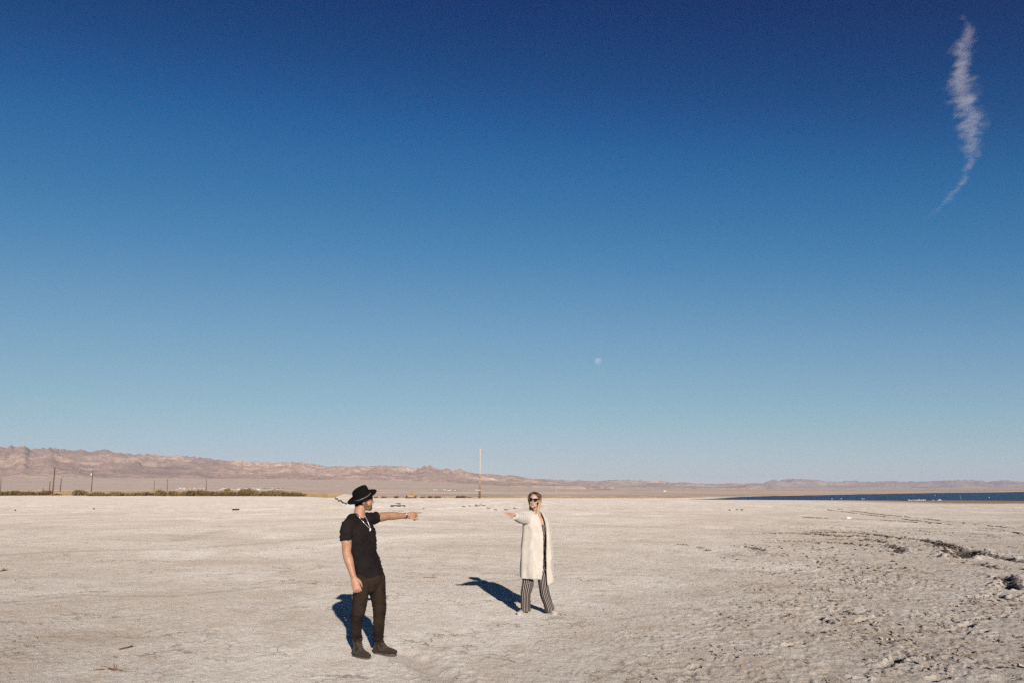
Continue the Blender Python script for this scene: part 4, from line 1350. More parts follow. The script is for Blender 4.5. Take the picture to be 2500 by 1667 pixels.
def fuse(geo, name, mat, root, voxel=0.006, smooth=4, disp=None, factor=0.5):
    """melt the overlapping closed shapes into one continuous skin"""
    off = root.location
    me = bpy.data.meshes.new('tmp')
    me.from_pydata([tuple(Vector(p) - off) for p in geo.v], [], geo.f)
    bm = bmesh.new(); bm.from_mesh(me); bmesh.ops.recalc_face_normals(bm, faces=bm.faces[:]); bm.to_mesh(me); bm.free()
    ob = bpy.data.objects.new('tmp', me); col.objects.link(ob)
    md = ob.modifiers.new('r', 'REMESH'); md.mode = 'VOXEL'; md.voxel_size = voxel; md.adaptivity = 0.0
    if smooth:
        ms = ob.modifiers.new('s', 'SMOOTH'); ms.iterations = smooth; ms.factor = factor
    dg = bpy.context.evaluated_depsgraph_get()
    out = bpy.data.meshes.new_from_object(ob.evaluated_get(dg))
    bpy.data.objects.remove(ob); bpy.data.meshes.remove(me)
    if disp is not None:
        n = len(out.vertices)
        co = np.empty(n * 3, np.float32); out.vertices.foreach_get('co', co); co = co.reshape(-1, 3)
        no = np.empty(n * 3, np.float32); out.vertices.foreach_get('normal', no); no = no.reshape(-1, 3)
        w = co + np.array(off, np.float32)
        co = co + no * disp(w, no)[:, None]
        out.vertices.foreach_set('co', co.astype(np.float32).ravel()); out.update()
    out.name = name
    out.materials.clear(); out.materials.append(mat)
    out.polygons.foreach_set('use_smooth', np.ones(len(out.polygons), dtype=bool))
    o = bpy.data.objects.new(name, out); col.objects.link(o); o.parent = root
    return o

def part(geo, name, mat, parent, root, smooth=True):
    """plain mesh given in world coordinates"""
    off = root.location
    return add_mesh(name, [tuple(Vector(p) - off) for p in geo.v], geo.f, mat, parent, smooth)

def finger(geo, base, dirs, lens, r):
    """one finger: three bones, each with its own direction"""
    p = Vector(base); pts = [p.copy()]; rad = [r * 1.05]
    for k, (d, l) in enumerate(zip(dirs, lens)):
        p = p + Vector(d).normalized() * l
        pts.append(p.copy()); rad.append(r * (1.0, .92, .78)[k])
    limb(geo, pts, rad, None, 10, 3)

def orient(fwd, up=Vector((0, 0, 1))):
    f = Vector(fwd).normalized(); s = f.cross(up).normalized(); u = s.cross(f)
    return Matrix((s, f, u)).transposed()        # local x = its right, y = forward, z = up

def skin_material(name, base, red, dark):
    m, nt, out = new_mat(name)
    v = objvec(nt)
    n = tex_noise(nt, v, 14, 4, .6); n2 = tex_noise(nt, v, 90, 3, .6)
    c = ramp(nt, n, [(.35, red), (.62, base)])
    c = mix(nt, ramp(nt, n2, [(.35, .35), (.55, 0.0)]), c, dark)
    p = principled(nt, out, c, .52, .35, 0, bump(nt, n2, .15, .002))
    p.inputs['Subsurface Weight'].default_value = .12
    p.inputs['Subsurface Radius'].default_value = (.012, .005, .003)
    p.inputs['Subsurface Scale'].default_value = 1.0
    return m

def cloth_material(name, c1, c2, weave=380.0, rough=.85, fuzz=0.0, bs=.25, bd=.002):
    m, nt, out = new_mat(name)
    v = objvec(nt)
    n = tex_noise(nt, v, 7, 5, .6); w = tex_noise(nt, v, weave, 3, .6)
    c = ramp(nt, n, [(.35, c2), (.62, c1)])
    c = mix(nt, ramp(nt, w, [(.35, .3), (.6, 0.0)]), c, tuple(x * .5 for x in c2))
    p = principled(nt, out, c, rough, .15, 0, bump(nt, w, bs, bd))
    p.inputs['Sheen Weight'].default_value = fuzz
    return m

def head_skin(geo, C, R, s=1.0, female=False):
    """head around its centre C: skull, brow, cheeks, nose, mouth, jaw, ears"""
    def e(c, r, rot=None):
        rr = R @ rot if rot is not None else R
        geo.ell(C + R @ (Vector(c) * s), tuple(x * s for x in r), 16, 12, rr)
    jw = .86 if female else 1.0
    e((0, -.012, .035), (.074, .094, .088))
    e((0, .030, .018), (.064, .062, .085))
    e((0, .044, -.040), (.052 * jw, .045, .060))
    e((0, .026, -.040), (.060 * jw, .054, .056)); e((0, .048, -.066), (.042 * jw, .036, .034))
    e((0, .058, -.086), (.030 * jw, .026, .026))
    e((-.034, .030, -.070), (.026 * jw, .040, .030)); e((.034, .030, -.070), (.026 * jw, .040, .030))
    e((-.034, .054, -.024), (.024, .022, .026)); e((.034, .054, -.024), (.024, .022, .026))
    e((0, .080, .030), (.046, .014, .012))
    nl = -.006 if female else 0.0
    limb(geo, [C + R @ (Vector(p) * s) for p in ((0, .082, .020), (0, .094 + nl, -.004), (0, .104 + nl, -.022 if female else -.026))], [.008 * s, .009 * s, (.010 if female else .0135) * s], None, 10, 3)
    e((-.011, .092, -.030), (.008, .010, .007)); e((.011, .092, -.030), (.008, .010, .007))
    e((0, .080, -.054), (.022, .011, .007)); e((0, .079, -.063), (.020, .010, .007))
    for sx in (-1, 1):
        e((sx * .076, -.012, -.008), (.009, .020, .032), Matrix.Rotation(sx * .25, 3, 'Z'))

# ======================================================================= the man
skin_man = skin_material('tanned_skin', (.43, .245, .155), (.37, .175, .105), (.28, .14, .09))
tee_mat = cloth_material('black_cotton', (.0175, .0125, .0115), (.0085, .0065, .0065), 420, .95, 0.0)
jean_mat = cloth_material('dark_brown_denim', (.036, .0225, .0145), (.013, .0085, .0060), 500, .95, 0.0)
felt_mat = cloth_material('black_felt', (.0055, .0050, .0050), (.0035, .0032, .0032), 300, .98, 0.0)
boot_mat = cloth_material('worn_brown_suede', (.050, .031, .021), (.022, .014, .010), 160, .85, .1, .4, .004)
sole_mat = simple_mat('dusty_rubber_sole', (.13, .10, .08), (.05, .036, .028), 20, .9)
band_mat = simple_mat('taupe_hat_band', (.22, .165, .13), (.11, .085, .07), 40, .6)
lens_mat = simple_mat('dark_glass', (.008, .007, .008), None, 5, .12, .5)
frame_mat = simple_mat('black_frame', (.012, .010, .010), None, 5, .35, .5)
dark_hair = simple_mat('dark_brown_hair', (.022, .013, .009), (.010, .006, .005), 60, .6)
beard_mat = simple_mat('grizzled_beard', (.23, .15, .10), (.07, .038, .024), 55, .9, .1, .8, .004, 220)
silver = simple_mat('silver', (.80, .78, .74), (.6, .58, .55), 30, .25, .5, metal=.6)
strap_mat = simple_mat('brown_watch_strap', (.050, .030, .022), None, 30, .7)
lace_mat = simple_mat('boot_lace', (.13, .10, .075), None, 50, .9)

def build_man():
    YB = 9.02
    def A(x, y, Y=YB): return P(780 + x / 6.032, 1160 + y / 6.032, Y)
    def B(x, y, Y=YB): return P(780 + x / 6.032, 1380 + y / 6.032, Y)
    gz = ground_at(-1.72, 9.02)
    root = empty('person', (A(600, 600).x + .05, 9.02, gz))
    tag(root, 'person in black hat, black t-shirt and dark jeans pointing right with a straight arm', 'person')
    F = Vector((.74, -.67, 0)).normalized(); Lf = Vector((-F.y, F.x, 0))       # facing, and his left
    hd = Vector((.90, .30, .10)).normalized()                                   # where he looks
    # joints
    shR, shL = A(398, 738, 8.88), A(752, 634, 9.16)
    elR, wrR = A(402, 1135, 8.86), A(498, 1480, 8.80)
    elL, wrL = A(1012, 592, 9.34), A(1275, 590, 9.52)
    pel = B(742, 190, 9.02)
    hipR, hipL = B(632, 255, 8.95), B(848, 240, 9.10)
    knR, knL = B(580, 640, 8.90), B(884, 630, 9.06)
    anR, anL = B(562, 1120, 9.04), B(872, 1105, 9.14)
    tor = [B(742, 230), B(722, 60), A(664, 1200), A(624, 960), A(602, 810), A(592, 700)]
    neck0, neck1 = A(592, 600, 9.03), A(632, 430, 9.04)
    HC = A(650, 372, 9.05)
    R = orient(hd)

    body = Geo()
    limb(body, tor, [(.150, .108), (.140, .102), (.138, .098), (.158, .104), (.150, .095), (.085, .060)], Lf, 24, 4)
    limb(body, [shR, (shR + shL) / 2 + Vector((0, .02, -.03)), shL], [.050, .060, .050], None, 16, 4)
    limb(body, [neck0 - Vector((0, 0, .03)), A(588, 560, 9.03), A(600, 480, 9.03), neck1], [.070, .064, .059, .055], None, 18, 4)
    limb(body, [shR + Vector((.04, .03, .0)), A(505, 650, 9.0), A(545, 575, 9.02)], [.030, .036, .04], None, 14, 4)
    # right arm, hanging
    limb(body, [shR, shR.lerp(elR, .35), shR.lerp(elR, .75), elR, elR.lerp(wrR, .28), elR.lerp(wrR, .7), wrR], [.056, .060, .053, .047, .050, .038, .031], None, 18, 4)
    # left arm, reaching
    limb(body, [shL, shL.lerp(elL, .4), shL.lerp(elL, .78), elL, elL.lerp(wrL, .25), elL.lerp(wrL, .65), wrL], [.056, .054, .050, .045, .047, .037, .029], None, 18, 4)
    for a, k, n_ in ((hipR, knR, anR), (hipL, knL, anL)):
        limb(body, [a, a.lerp(k, .45), k, n_.lerp(k, .5) + Vector((-.012, 0, 0)), n_, n_ - Vector((0, 0, .04))], [.070, .066, .048, .044, .034, .036], None, 16, 3)
    head_skin(body, HC, R, 1.02)
    # right hand: back of the hand to the camera, fingers curled behind
    h0 = wrR; h1 = B(548, 330, 8.78)
    down = (h1 - h0).normalized(); across = Vector((1, .05, -.12)); across = (across - down * across.dot(down)).normalized(); back = down.cross(across)
    if back.y < 0: back = -back                                                   # away from the camera
    limb(body, [h0, h0.lerp(h1, .5), h1], [(.031, .026), (.043, .020), (.046, .016)], across, 16, 4)
    for k, (o, l) in enumerate(((-.036, .8), (-.012, .95), (.013, 1.0), (.037, .92))):
        b0 = h1 + across * o - down * .004
        finger(body, b0, (down * .95 + back * .30, down * .45 + back * .9, -down * .35 + back * .9), (.036 * l, .026 * l, .020 * l), .0098)
    th = h0.lerp(h1, .30) + across * .034
    finger(body, th, (down * .8 + across * .45 + back * .3, down * .95 + across * .12 + back * .25, down * .95 - across * .05 + back * .3), (.040, .034, .028), .0115)
    # left hand: index pointing, thumb dropped, the others folded under
    h0 = wrL; h1 = P(1010.5, 1255.8, 9.575)
    fw = (h1 - h0).normalized()
    dn = Vector((0.05, .05, -1)); dn = (dn - fw * dn.dot(fw)).normalized(); toward = fw.cross(dn)
    if toward.y > 0: toward = -toward
    limb(body, [h0, h0.lerp(h1, .5), h1], [(.029, .023), (.040, .021), (.041, .019)], dn, 16, 4)
    tip = P(1028.6, 1250.6, 9.64)
    b0 = h1 - dn * .022 - toward * .004
    fi = (tip - b0)
    finger(body, b0, (fi - dn * .006, fi, fi + dn * .008), (fi.length * .45, fi.length * .30, fi.length * .25), .0105)
    b0 = h1 - dn * .012 - toward * .012
    finger(body, b0, (fw * .9 + dn * .25, fw * .5 + dn * .6 - toward * .5, -fw * .4 + dn * .6 - toward * .5), (.042, .026, .020), .0098)
    b0 = h1 + dn * .008 - toward * .012
    finger(body, b0, (fw * .8 + dn * .4, fw * .25 + dn * .6 - toward * .6, -fw * .6 + dn * .4 - toward * .5), (.036, .025, .018), .0094)
    b0 = h1 + dn * .027 - toward * .010
    finger(body, b0, (fw * .7 + dn * .5, dn * .7 - toward * .6, -fw * .7 + dn * .3 - toward * .4), (.028, .022, .016), .0086)
    b0 = h0.lerp(h1, .55) + dn * .028 + toward * .012
    tt = P(1021.6, 1264.4, 9.56)
    ft = tt - b0
    finger(body, b0, (ft + dn * .015, ft, ft - dn * .004), (ft.length * .42, ft.length * .32, ft.length * .26), .0115)
    fuse(body, 'body', skin_man, root, .0058, 3)

    # t-shirt
    tee = Geo()
    limb(tee, [B(746, 166), B(730, 90), B(704, -40), A(664, 1200), A(628, 960), A(602, 800), A(594, 715), A(590, 640)],
         [(.160, .118), (.162, .120), (.158, .116), (.154, .113), (.174, .119), (.176, .116), (.150, .098), (.098, .075)], Lf, 28, 4, (False, False))
    limb(tee, [shR + Vector((.01, 0, -.004)), (shR + shL) / 2 + Vector((0, 0, .0)), shL + Vector((0, 0, .004))], [.062, .080, .064], None, 18, 4)
    limb(tee, [shR + Vector((.02, 0, .0)), A(462, 652, 8.93), A(520, 612, 8.97)], [.062, .058, .049], None, 16, 4)
    limb(tee, [shL + Vector((-.01, 0, .008)), A(688, 600, 9.12)], [.060, .046], None, 16, 4)
    limb(tee, [shR, shR.lerp(elR, .30), shR.lerp(elR, .545)], [.064, .071, .071], None, 18, 4, (True, False))
    sl = shL.lerp(elL, .36)
    limb(tee, [shL, shL.lerp(elL, .16), sl], [.068, .067, .066], None, 18, 4, (True, False))
    def folds(w, no):
        x, y, z = w[:, 0], w[:, 1], w[:, 2]
        a = noise(x * 9 + y * 6 + z * 5, z * 16 - x * 9, 201)
        b = noise(x * 22 + y * 14, z * 30 + x * 12, 202)
        rid = (1 - np.abs(a)) ** 3
        return .0105 * (rid - .35) + .003 * b
    t_ob = fuse(tee, 't_shirt', tee_mat, root, .0058, 3, folds)

    # jeans
    j = Geo()
    limb(j, [B(735, 100), B(742, 200), B(742, 275)], [(.152, .112), (.158, .116), (.140, .105)], Lf, 22, 4, (False, True))
    limb(j, [hipR + Vector((0, 0, .06)), B(622, 330, 8.93), B(600, 480, 8.91), knR, B(548, 790, 8.95), B(545, 950, 9.0), B(560, 1050, 9.03), B(566, 1098, 9.04)],
         [.090, .090, .083, .074, .065, .057, .050, .051], None, 20, 4, (True, False))
    limb(j, [hipL + Vector((0, 0, .06)), B(850, 330, 9.09), B(868, 480, 9.07), knL, B(878, 780, 9.09), B(872, 930, 9.11), B(868, 1040, 9.13), B(870, 1090, 9.14)],
         [.090, .092, .084, .073, .065, .061, .055, .056], None, 20, 4, (True, False))
    def creases(w, no):
        x, y, z = w[:, 0], w[:, 1], w[:, 2]
        kz = (A(0, 0).z * 0 + knR.z)
        near = np.exp(-((z - kz + .03) / .10) ** 2) + .8 * np.exp(-((z - .16) / .09) ** 2) + .35 * np.exp(-((z - hipR.z) / .08) ** 2)
        a = noise(x * 11 + y * 9 + z * 5, z * 19 + x * 13, 211)
        b = noise(x * 17 - y * 12, z * 30 - x * 15, 213)
        return (.002 + .0065 * near) * ((1 - np.abs(a)) ** 3 - .35) + .0022 * near * b + .0012 * noise(x * 30, z * 30 + y * 20, 212)
    j_ob = fuse(j, 'jeans', jean_mat, root, .0058, 2, creases)

    # boots
    def boot(heel, toe, ankle, name):
        dirv = Vector((toe.x - heel.x, toe.y - heel.y, 0)); Lb = dirv.length; dirv.normalize(); sd = Vector((-dirv.y, dirv.x, 0))
        z0 = gz - .004
        def q(f, z): return Vector((heel.x, heel.y, z0)) + dirv * (Lb * f) + Vector((0, 0, z))
        g = Geo()
        limb(g, [q(.06, .055), q(.25, .058), q(.50, .056), q(.74, .048), q(.95, .040)], [(.034, .038), (.037, .042), (.040, .038), (.043, .030), (.032, .021)], sd, 18, 4)
        limb(g, [q(.24, .05), q(.27, .10), Vector((ankle.x, ankle.y, z0 + .15)), Vector((ankle.x, ankle.y, z0 + .20))], [(.042, .050), (.045, .052), (.050, .054), (.057, .060)], sd, 18, 4, (True, False))
        limb(g, [q(.30, .12), q(.48, .085)], [(.030, .022), (.034, .020)], sd, 12, 3)
        o = fuse(g, name, boot_mat, root, .0055, 3, lambda w, no: .003 * noise(w[:, 0] * 40, w[:, 2] * 60 + w[:, 1] * 30, 221))
        s_ = Geo()
        outl = [(.0, .020), (.05, .032), (.25, .036), (.5, .040), (.74, .046), (.90, .038), (.985, .018)]
        ring = [(f, w) for f, w in outl] + [(f, -w) for f, w in outl[::-1]]
        n = len(ring); vs = []
        for zz, k in ((0.0, .95), (.016, .98), (.020, .90)):
            vs += [q(f, zz) + sd * (w * k) for f, w in ring]
        fs = [tuple(int(i) for i in x) for x in grid_faces(3, n, wrap=True)] + [tuple(range(n))[::-1], tuple(2 * n + i for i in range(n))]
        s_.add(vs, fs); part(s_, 'sole', sole_mat, o, root, False)
        l_ = Geo()
        for k in range(5):
            f = .33 + .055 * k; zz = .142 - .016 * k
            limb(l_, [q(f, zz) + sd * .034, q(f + .02, zz + .013), q(f, zz) - sd * .034], [.0035] * 3, None, 6, 3)
        limb(l_, [q(.34, .125) + sd * .01, q(.30, .10) - sd * .058, q(.44, .05) - sd * .062, q(.50, .085) - sd * .042], [.003] * 4, None, 6, 4)
        part(l_, 'lace', lace_mat, o, root)
    hR, tR = G(863, 1599.5, gz), G(902, 1608.5, gz)
    boot(hR, tR, anR, 'boot')
    hL, tL = G(913, 1594.5, gz), G(967.5, 1598.5, gz)
    boot(hL, tL, anL, 'boot')

    # hair under the hat, beard
    h = Geo()
    for c, r in (((0, -.030, .030), (.077, .084, .078)), ((0, -.062, -.030), (.060, .040, .050)), ((-.062, -.03, .0), (.018, .045, .045)), ((.062, -.03, .0), (.018, .045, .045))):
        h.ell(HC + R @ (Vector(c) * 1.02), tuple(x * 1.02 for x in r), 16, 12, R)
    fuse(h, 'hair', dark_hair, root, .006, 2, lambda w, no: .003 * noise(w[:, 0] * 70, w[:, 2] * 70 + w[:, 1] * 40, 231))
    b = Geo()
    for c, r in (((0, .060, -.086), (.033, .029, .027)), ((-.043, .034, -.074), (.021, .042, .032)), ((.043, .034, -.074), (.021, .042, .032)), ((-.056, .010, -.040), (.015, .026, .034)), ((.056, .010, -.040), (.015, .026, .034)), ((0, .083, -.045), (.026, .011, .006)), ((-.026, .074, -.062), (.012, .014, .022)), ((.026, .074, -.062), (.012, .014, .022))):
        b.ell(HC + R @ (Vector(c) * 1.02), tuple(x * 1.02 for x in r), 14, 10, R)
    fuse(b, 'beard', beard_mat, root, .0045, 2, lambda w, no: .0035 * noise(w[:, 0] * 130, w[:, 2] * 130 + w[:, 1] * 90, 232))
    # sunglasses
    g = Geo()
    for sx in (-1, 1):
        vs = []
        for k, (dy, m) in enumerate(((0, 1.0), (.006, .9))):
            for i in range(14):
                a = 2 * math.pi * i / 14
                vs.append(HC + R @ Vector((sx * .033 + .027 * m * math.cos(a), .092 + dy - .22 * abs(sx * .033 + .027 * m * math.cos(a)) ** 1.5, .014 + .022 * m * math.sin(a))))
        g.add(vs, [tuple(int(q) for q in x) for x in grid_faces(2, 14, wrap=True)] + [tuple(range(14)), tuple(14 + i for i in range(14))[::-1]])
    sg = part(g, 'sunglasses', lens_mat, root, root)
    g = Geo()
    limb(g, [HC + R @ Vector(p) for p in ((-.064, .082, .024), (-.033, .096, .036), (0, .100, .026), (.033, .096, .036), (.064, .082, .024))], [.0045] * 5, None, 8, 4)
    for sx in (-1, 1):
        limb(g, [HC + R @ Vector(p) for p in ((sx * .064, .082, .024), (sx * .074, .04, .020), (sx * .078, -.005, .016))], [.0045, .004, .0035], None, 8, 3)
    part(g, 'frame', frame_mat, sg, root)

    # hat, tipped back
    ht = Matrix.Rotation(math.radians(0), 3, 'X')
    fh = Vector((hd.x, hd.y, 0)).normalized()
    up = Vector((0, 0, 1))
    ang = math.radians(25.5)
    f2 = fh * math.cos(ang) + up * math.sin(ang)
    s2 = Vector((fh.y, -fh.x, 0))                                        # towards the camera side
    roll = math.radians(15)
    u2 = s2.cross(f2); 
    if u2.z < 0: u2 = -u2
    s3 = (s2 * math.cos(roll) - u2 * math.sin(roll)); u3 = s3.cross(f2)
    if u3.z < 0: u3 = -u3
    C0 = P(780 + 632 / 6.032, 1160 + 322 / 6.032, 9.05)
    def hp_(x, y, z): return C0 + s3 * x + f2 * y + u3 * z
    n = 40
    prof = [(.082, -.020), (.086, .0), (.1, .000), (.130, -.001), (.147, .001), (.163, .006), (.167, .010), (.163, .0125), (.145, .0075), (.128, .006), (.104, .008), (.0975, .016), (.094, .045), (.090, .078), (.086, .098), (.078, .108), (.060, .110), (.040, .106), (.018, .103)]
    vs = []
    for (r, z) in prof:
        for i in range(n):
            a = 2 * math.pi * i / n
            x, y = r * math.cos(a) * .93, r * math.sin(a) * 1.04
            zz = z
            if .1 < r < .2 and z < .03: zz += .004 * (abs(math.cos(a)) ** 2) * ((r - .1) / .08) ** 2 * 1.0
            if z > .07:                                                     # pinch and slope of the crown
                zz += .010 * (y / .09) - (0.016 if r < .05 else 0.0) * (1 - r / .05)
                x *= 1 - .16 * max(0, y / .09) * ((z - .07) / .04)
            vs.append(hp_(x, y, zz))
    fs = [tuple(int(q) for q in x) for x in grid_faces(len(prof), n, wrap=True)] + [tuple((len(prof) - 1) * n + i for i in range(n)), tuple(range(n))[::-1]]
    g = Geo().add(vs, fs)
    hat = part(g, 'hat', felt_mat, root, root)
    bmh = bmesh.new(); bmh.from_mesh(hat.data); bmesh.ops.recalc_face_normals(bmh, faces=bmh.faces[:]); bmh.to_mesh(hat.data); bmh.free()
    vs = []
    for (r, z) in ((.1000, .0085), (.0996, .012), (.0985, .020), (.0965, .021)):
        vs += [hp_(r * math.cos(2 * math.pi * i / n) * .93, r * math.sin(2 * math.pi * i / n) * 1.04, z) for i in range(n)]
    part(Geo().add(vs, [tuple(int(q) for q in x) for x in grid_faces(4, n, wrap=True)]), 'hat_band', band_mat, hat, root)

    # necklace lying on the shirt
    dg = bpy.context.evaluated_depsgraph_get()
    tb = BVHTree.FromPolygons([root.location + v.co for v in t_ob.data.vertices], [tuple(p.vertices) for p in t_ob.data.polygons])
    def on(x, y):
        d = ray(780 + x / 6.032, 1160 + y / 6.032).normalized()
        hit_ = tb.ray_cast(Vector((0, 0, CAM_H)), d)
        return (hit_[0] + hit_[1] * .004) if hit_[0] else A(x, y, 8.93)
    ch = Geo()
    for ln in (((548, 575), (590, 625), (640, 680), (690, 732), (738, 778)), ((664, 590), (690, 640), (712, 690), (730, 735), (745, 778))):
        limb(ch, [on(*p) for p in ln], [.0032] * len(ln), None, 6, 4)
    neck = part(ch, 'necklace', silver, root, root)
    pd = Geo(); c = on(746, 792); pd.ell(c + Vector((0, -.004, 0)), (.011, .005, .013), 10, 8); c2 = on(741, 808); pd.ell(c2 + Vector((0, -.004, 0)), (.007, .004, .010), 10, 8)
    part(pd, 'pendant', silver, neck, root)
    # wristwatch
    w0 = elL.lerp(wrL, .955); ax = (wrL - elL).normalized()
    a = ax.cross(Vector((0, 0, 1))).normalized(); bb = a.cross(ax)
    vs = []; n = 24
    for (k, r) in ((-.011, .0315), (-.010, .0345), (.010, .0340), (.011, .0310)):
        vs += [w0 + ax * k + a * math.cos(2 * math.pi * i / n) * r + bb * math.sin(2 * math.pi * i / n) * r for i in range(n)]
    wt = part(Geo().add(vs, [tuple(int(q) for q in x) for x in grid_faces(4, n, wrap=True)]), 'wristwatch', strap_mat, root, root)
    fc = (a * .75 + bb * .55); fc = fc if fc.y < 0 else (-a * .75 + bb * .55)
    dl = Geo(); rot = fc.normalized().to_track_quat('Z', 'Y').to_matrix()
    dl.ell(w0 + fc.normalized() * .0345, (.016, .016, .005), 16, 6, rot)
    part(dl, 'dial', silver, wt, root)
    return root
build_man()

# ======================================================================= the woman
skin_woman = skin_material('fair_skin', (.50, .325, .235), (.46, .255, .175), (.38, .21, .14))
knit_mat = cloth_material('cream_fleece', (.60, .54, .475), (.51, .45, .385), 240, .95, .2, .35, .004)
shoe_mat = simple_mat('white_canvas', (.46, .41, .36), (.34, .29, .25), 40, .85)
rubber_w = simple_mat('white_rubber', (.52, .47, .42), None, 20, .6)
lip_mat = simple_mat('lips', (.40, .115, .085), None, 30, .5)
hairclip = simple_mat('hair_shine', (.3, .2, .12), None, 30, .4)

def stripe_material():
    m, nt, out = new_mat('black_and_white_stripes')
    uv = N(nt, 'ShaderNodeAttribute', attribute_name='stripe').outputs['Fac']
    fr = math_n(nt, 'FRACT', uv)
    tri = math_n(nt, 'ABSOLUTE', math_n(nt, 'SUBTRACT', fr, .5))
    f = ramp(nt, tri, [(.085, 1.0), (.13, 0.0)])
    c = mix(nt, f, (.016, .012, .012), (.50, .42, .37))
    w = tex_noise(nt, objvec(nt), 300, 3, .6)
    principled(nt, out, c, .85, .15, 0, bump(nt, w, .2, .002))
    return m

def blonde_material():
    m, nt, out = new_mat('blonde_hair_dark_roots')
    v = objvec(nt)
    at = N(nt, 'ShaderNodeAttribute', attribute_name='along').outputs['Fac']
    gi = N(nt, 'ShaderNodeNewGeometry')
    rn = gi.outputs['Random Per Island']
    c = ramp(nt, at, [(.10, (.020, .011, .007)), (.34, (.10, .055, .026)), (.52, (.40, .25, .12)), (1.0, (.58, .41, .23))])
    c = mix(nt, math_n(nt, 'MULTIPLY', rn, .5), c, (.13, .07, .032))
    principled(nt, out, c, .42, .4)
    return m

def build_woman():
    YB = 12.08
    def A(x, y, Y=YB): return P(1200 + x / 8.71, 1180 + y / 8.71, Y)
    def B(x, y, Y=YB): return P(1080 + x / 7.35, 1340 + y / 7.35, Y)
    gz = ground_at(.36, 12.05)
    root = empty('person', (.37, 12.08, gz))
    tag(root, 'person in long cream coat, striped jumpsuit and dark sunglasses reaching one arm to the left', 'person')
    F = Vector((.36, -.93, 0)).normalized(); Rt = Vector((F.y, -F.x, 0))      # facing, and her right (picture left)
    hd = Vector((-.22, -.97, -.02)).normalized()
    R = orient(hd, Vector((.13, 0, 1)).normalized())
    HC = P(1304.2, 1221.0, 12.02)
    shR, shL = P(1287, 1258, 11.98), P(1329, 1264, 12.16)
    elR, wrR = P(1268, 1259, 11.80), P(1254.5, 1255.5, 11.62)
    elL, wrL = P(1340, 1315, 12.16), P(1342, 1360, 12.06)
    pel = P(1304, 1345, 12.10)
    hipR, hipL = P(1295, 1352, 12.10), P(1315, 1352, 12.13)
    tR, tL = G(1264.5, 1500.5, gz), G(1357.5, 1499.5, gz)
    hR = Vector((P(1286, 1490, 12.2).x, tR.y + .185, gz)); hL = Vector((P(1335.5, 1490, 12.2).x, tL.y + .165, gz))
    anR = hR.lerp(tR, .24); anR.z = gz + .085
    anL = hL.lerp(tL, .24); anL.z = gz + .085
    knR, knL = B(1505, 800, 12.04), B(1838, 790, 12.08)

    body = Geo()
    limb(body, [pel, P(1308, 1318, 12.09), P(1312, 1295, 12.08), P(1312, 1276, 12.08), P(1311, 1262, 12.08)], [(.155, .108), (.122, .088), (.140, .100), (.140, .090), (.085, .06)], Rt, 20, 4)
    limb(body, [shR, (shR + shL) / 2 + Vector((0, 0, .015)), shL], [.045, .06, .045], None, 14, 4)
    limb(body, [P(1313, 1264, 12.08), P(1312, 1250, 12.06), P(1307, 1236, 12.05)], [.058, .047, .045], None, 16, 4)
    limb(body, [shR, shR.lerp(elR, .5), elR, elR.lerp(wrR, .35), wrR], [.043, .040, .034, .034, .023], None, 14, 4)
    limb(body, [shL, shL.lerp(elL, .5), elL, elL.lerp(wrL, .35), wrL], [.043, .040, .034, .034, .023], None, 14, 4)
    hh = wrL + Vector((-.01, -.05, -.07))
    limb(body, [wrL, hh], [(.024, .018), (.036, .014)], Vector((0, 1, 0)), 12, 3)
    for o in (-.026, -.009, .009, .026):
        finger(body, hh + Vector((0, o, 0)), (Vector((0, -.1, -1)), Vector((-.3, -.1, -1)), Vector((-.6, 0, -1))), (.034, .022, .018), .0078)
    finger(body, wrL.lerp(hh, .4) + Vector((0, -.03, 0)), (Vector((0, -.6, -.8)), Vector((-.1, -.3, -1)), Vector((-.2, 0, -1))), (.03, .024, .02), .009)
    for a, k, n_ in ((hipR, knR, anR), (hipL, knL, anL)):
        limb(body, [a, a.lerp(k, .5), k, k.lerp(n_, .3), n_, n_ - Vector((0, 0, .03))], [.064, .052, .043, .040, .028, .026], None, 14, 3)
    head_skin(body, HC, R, .97, True)
    # right hand reaching out, fingers spread a little
    h0 = wrR; h1 = P(1242.5, 1255.0, 11.54)
    fw = (h1 - h0).normalized(); dn = Vector((0, 0, -1)); dn = (dn - fw * dn.dot(fw)).normalized(); sd = fw.cross(dn)
    if sd.y > 0: sd = -sd                       # towards the camera
    acr = (sd * .75 + dn * .55).normalized(); acr = (acr - fw * acr.dot(fw)).normalized()
    limb(body, [h0, h0.lerp(h1, .5), h1], [(.024, .018), (.034, .016), (.036, .013)], acr, 14, 4)
    for o, l, tipv in ((-.028, .92, (1228.0, 1250.5)), (-.009, 1.0, (1227.6, 1252.0)), (.010, .95, (1229.2, 1256.6)), (.028, .78, (1231.5, 1257.5))):
        b0 = h1 + acr * o
        tp = P(tipv[0], tipv[1], 11.46)
        d = (tp - b0)
        k = min(1.0, .078 * l / d.length)
        d = d * k
        finger(body, b0, (d - dn * .012, d, d + dn * .022), (d.length * .45, d.length * .32, d.length * .26), .0078)
    b0 = h0.lerp(h1, .35) + acr * .028
    finger(body, b0, (fw * .8 + dn * .6, fw * .95 + dn * .3, fw), (.034, .026, .022), .0092)
    fuse(body, 'body', skin_woman, root, .0056, 3)
    # lips
    g = Geo(); g.ell(HC + R @ (Vector((0, .0875, -.0555)) * .97), (.022, .005, .0040), 12, 6, R); g.ell(HC + R @ (Vector((0, .0865, -.0625)) * .97), (.019, .005, .0042), 12, 6, R)
    part(g, 'lips', lip_mat, root, root)

    # striped jumpsuit: two wide legs and the bodice, stripes run down the cloth
    sm = stripe_material()
    V = []; Fc = []; S = []
    off = root.location
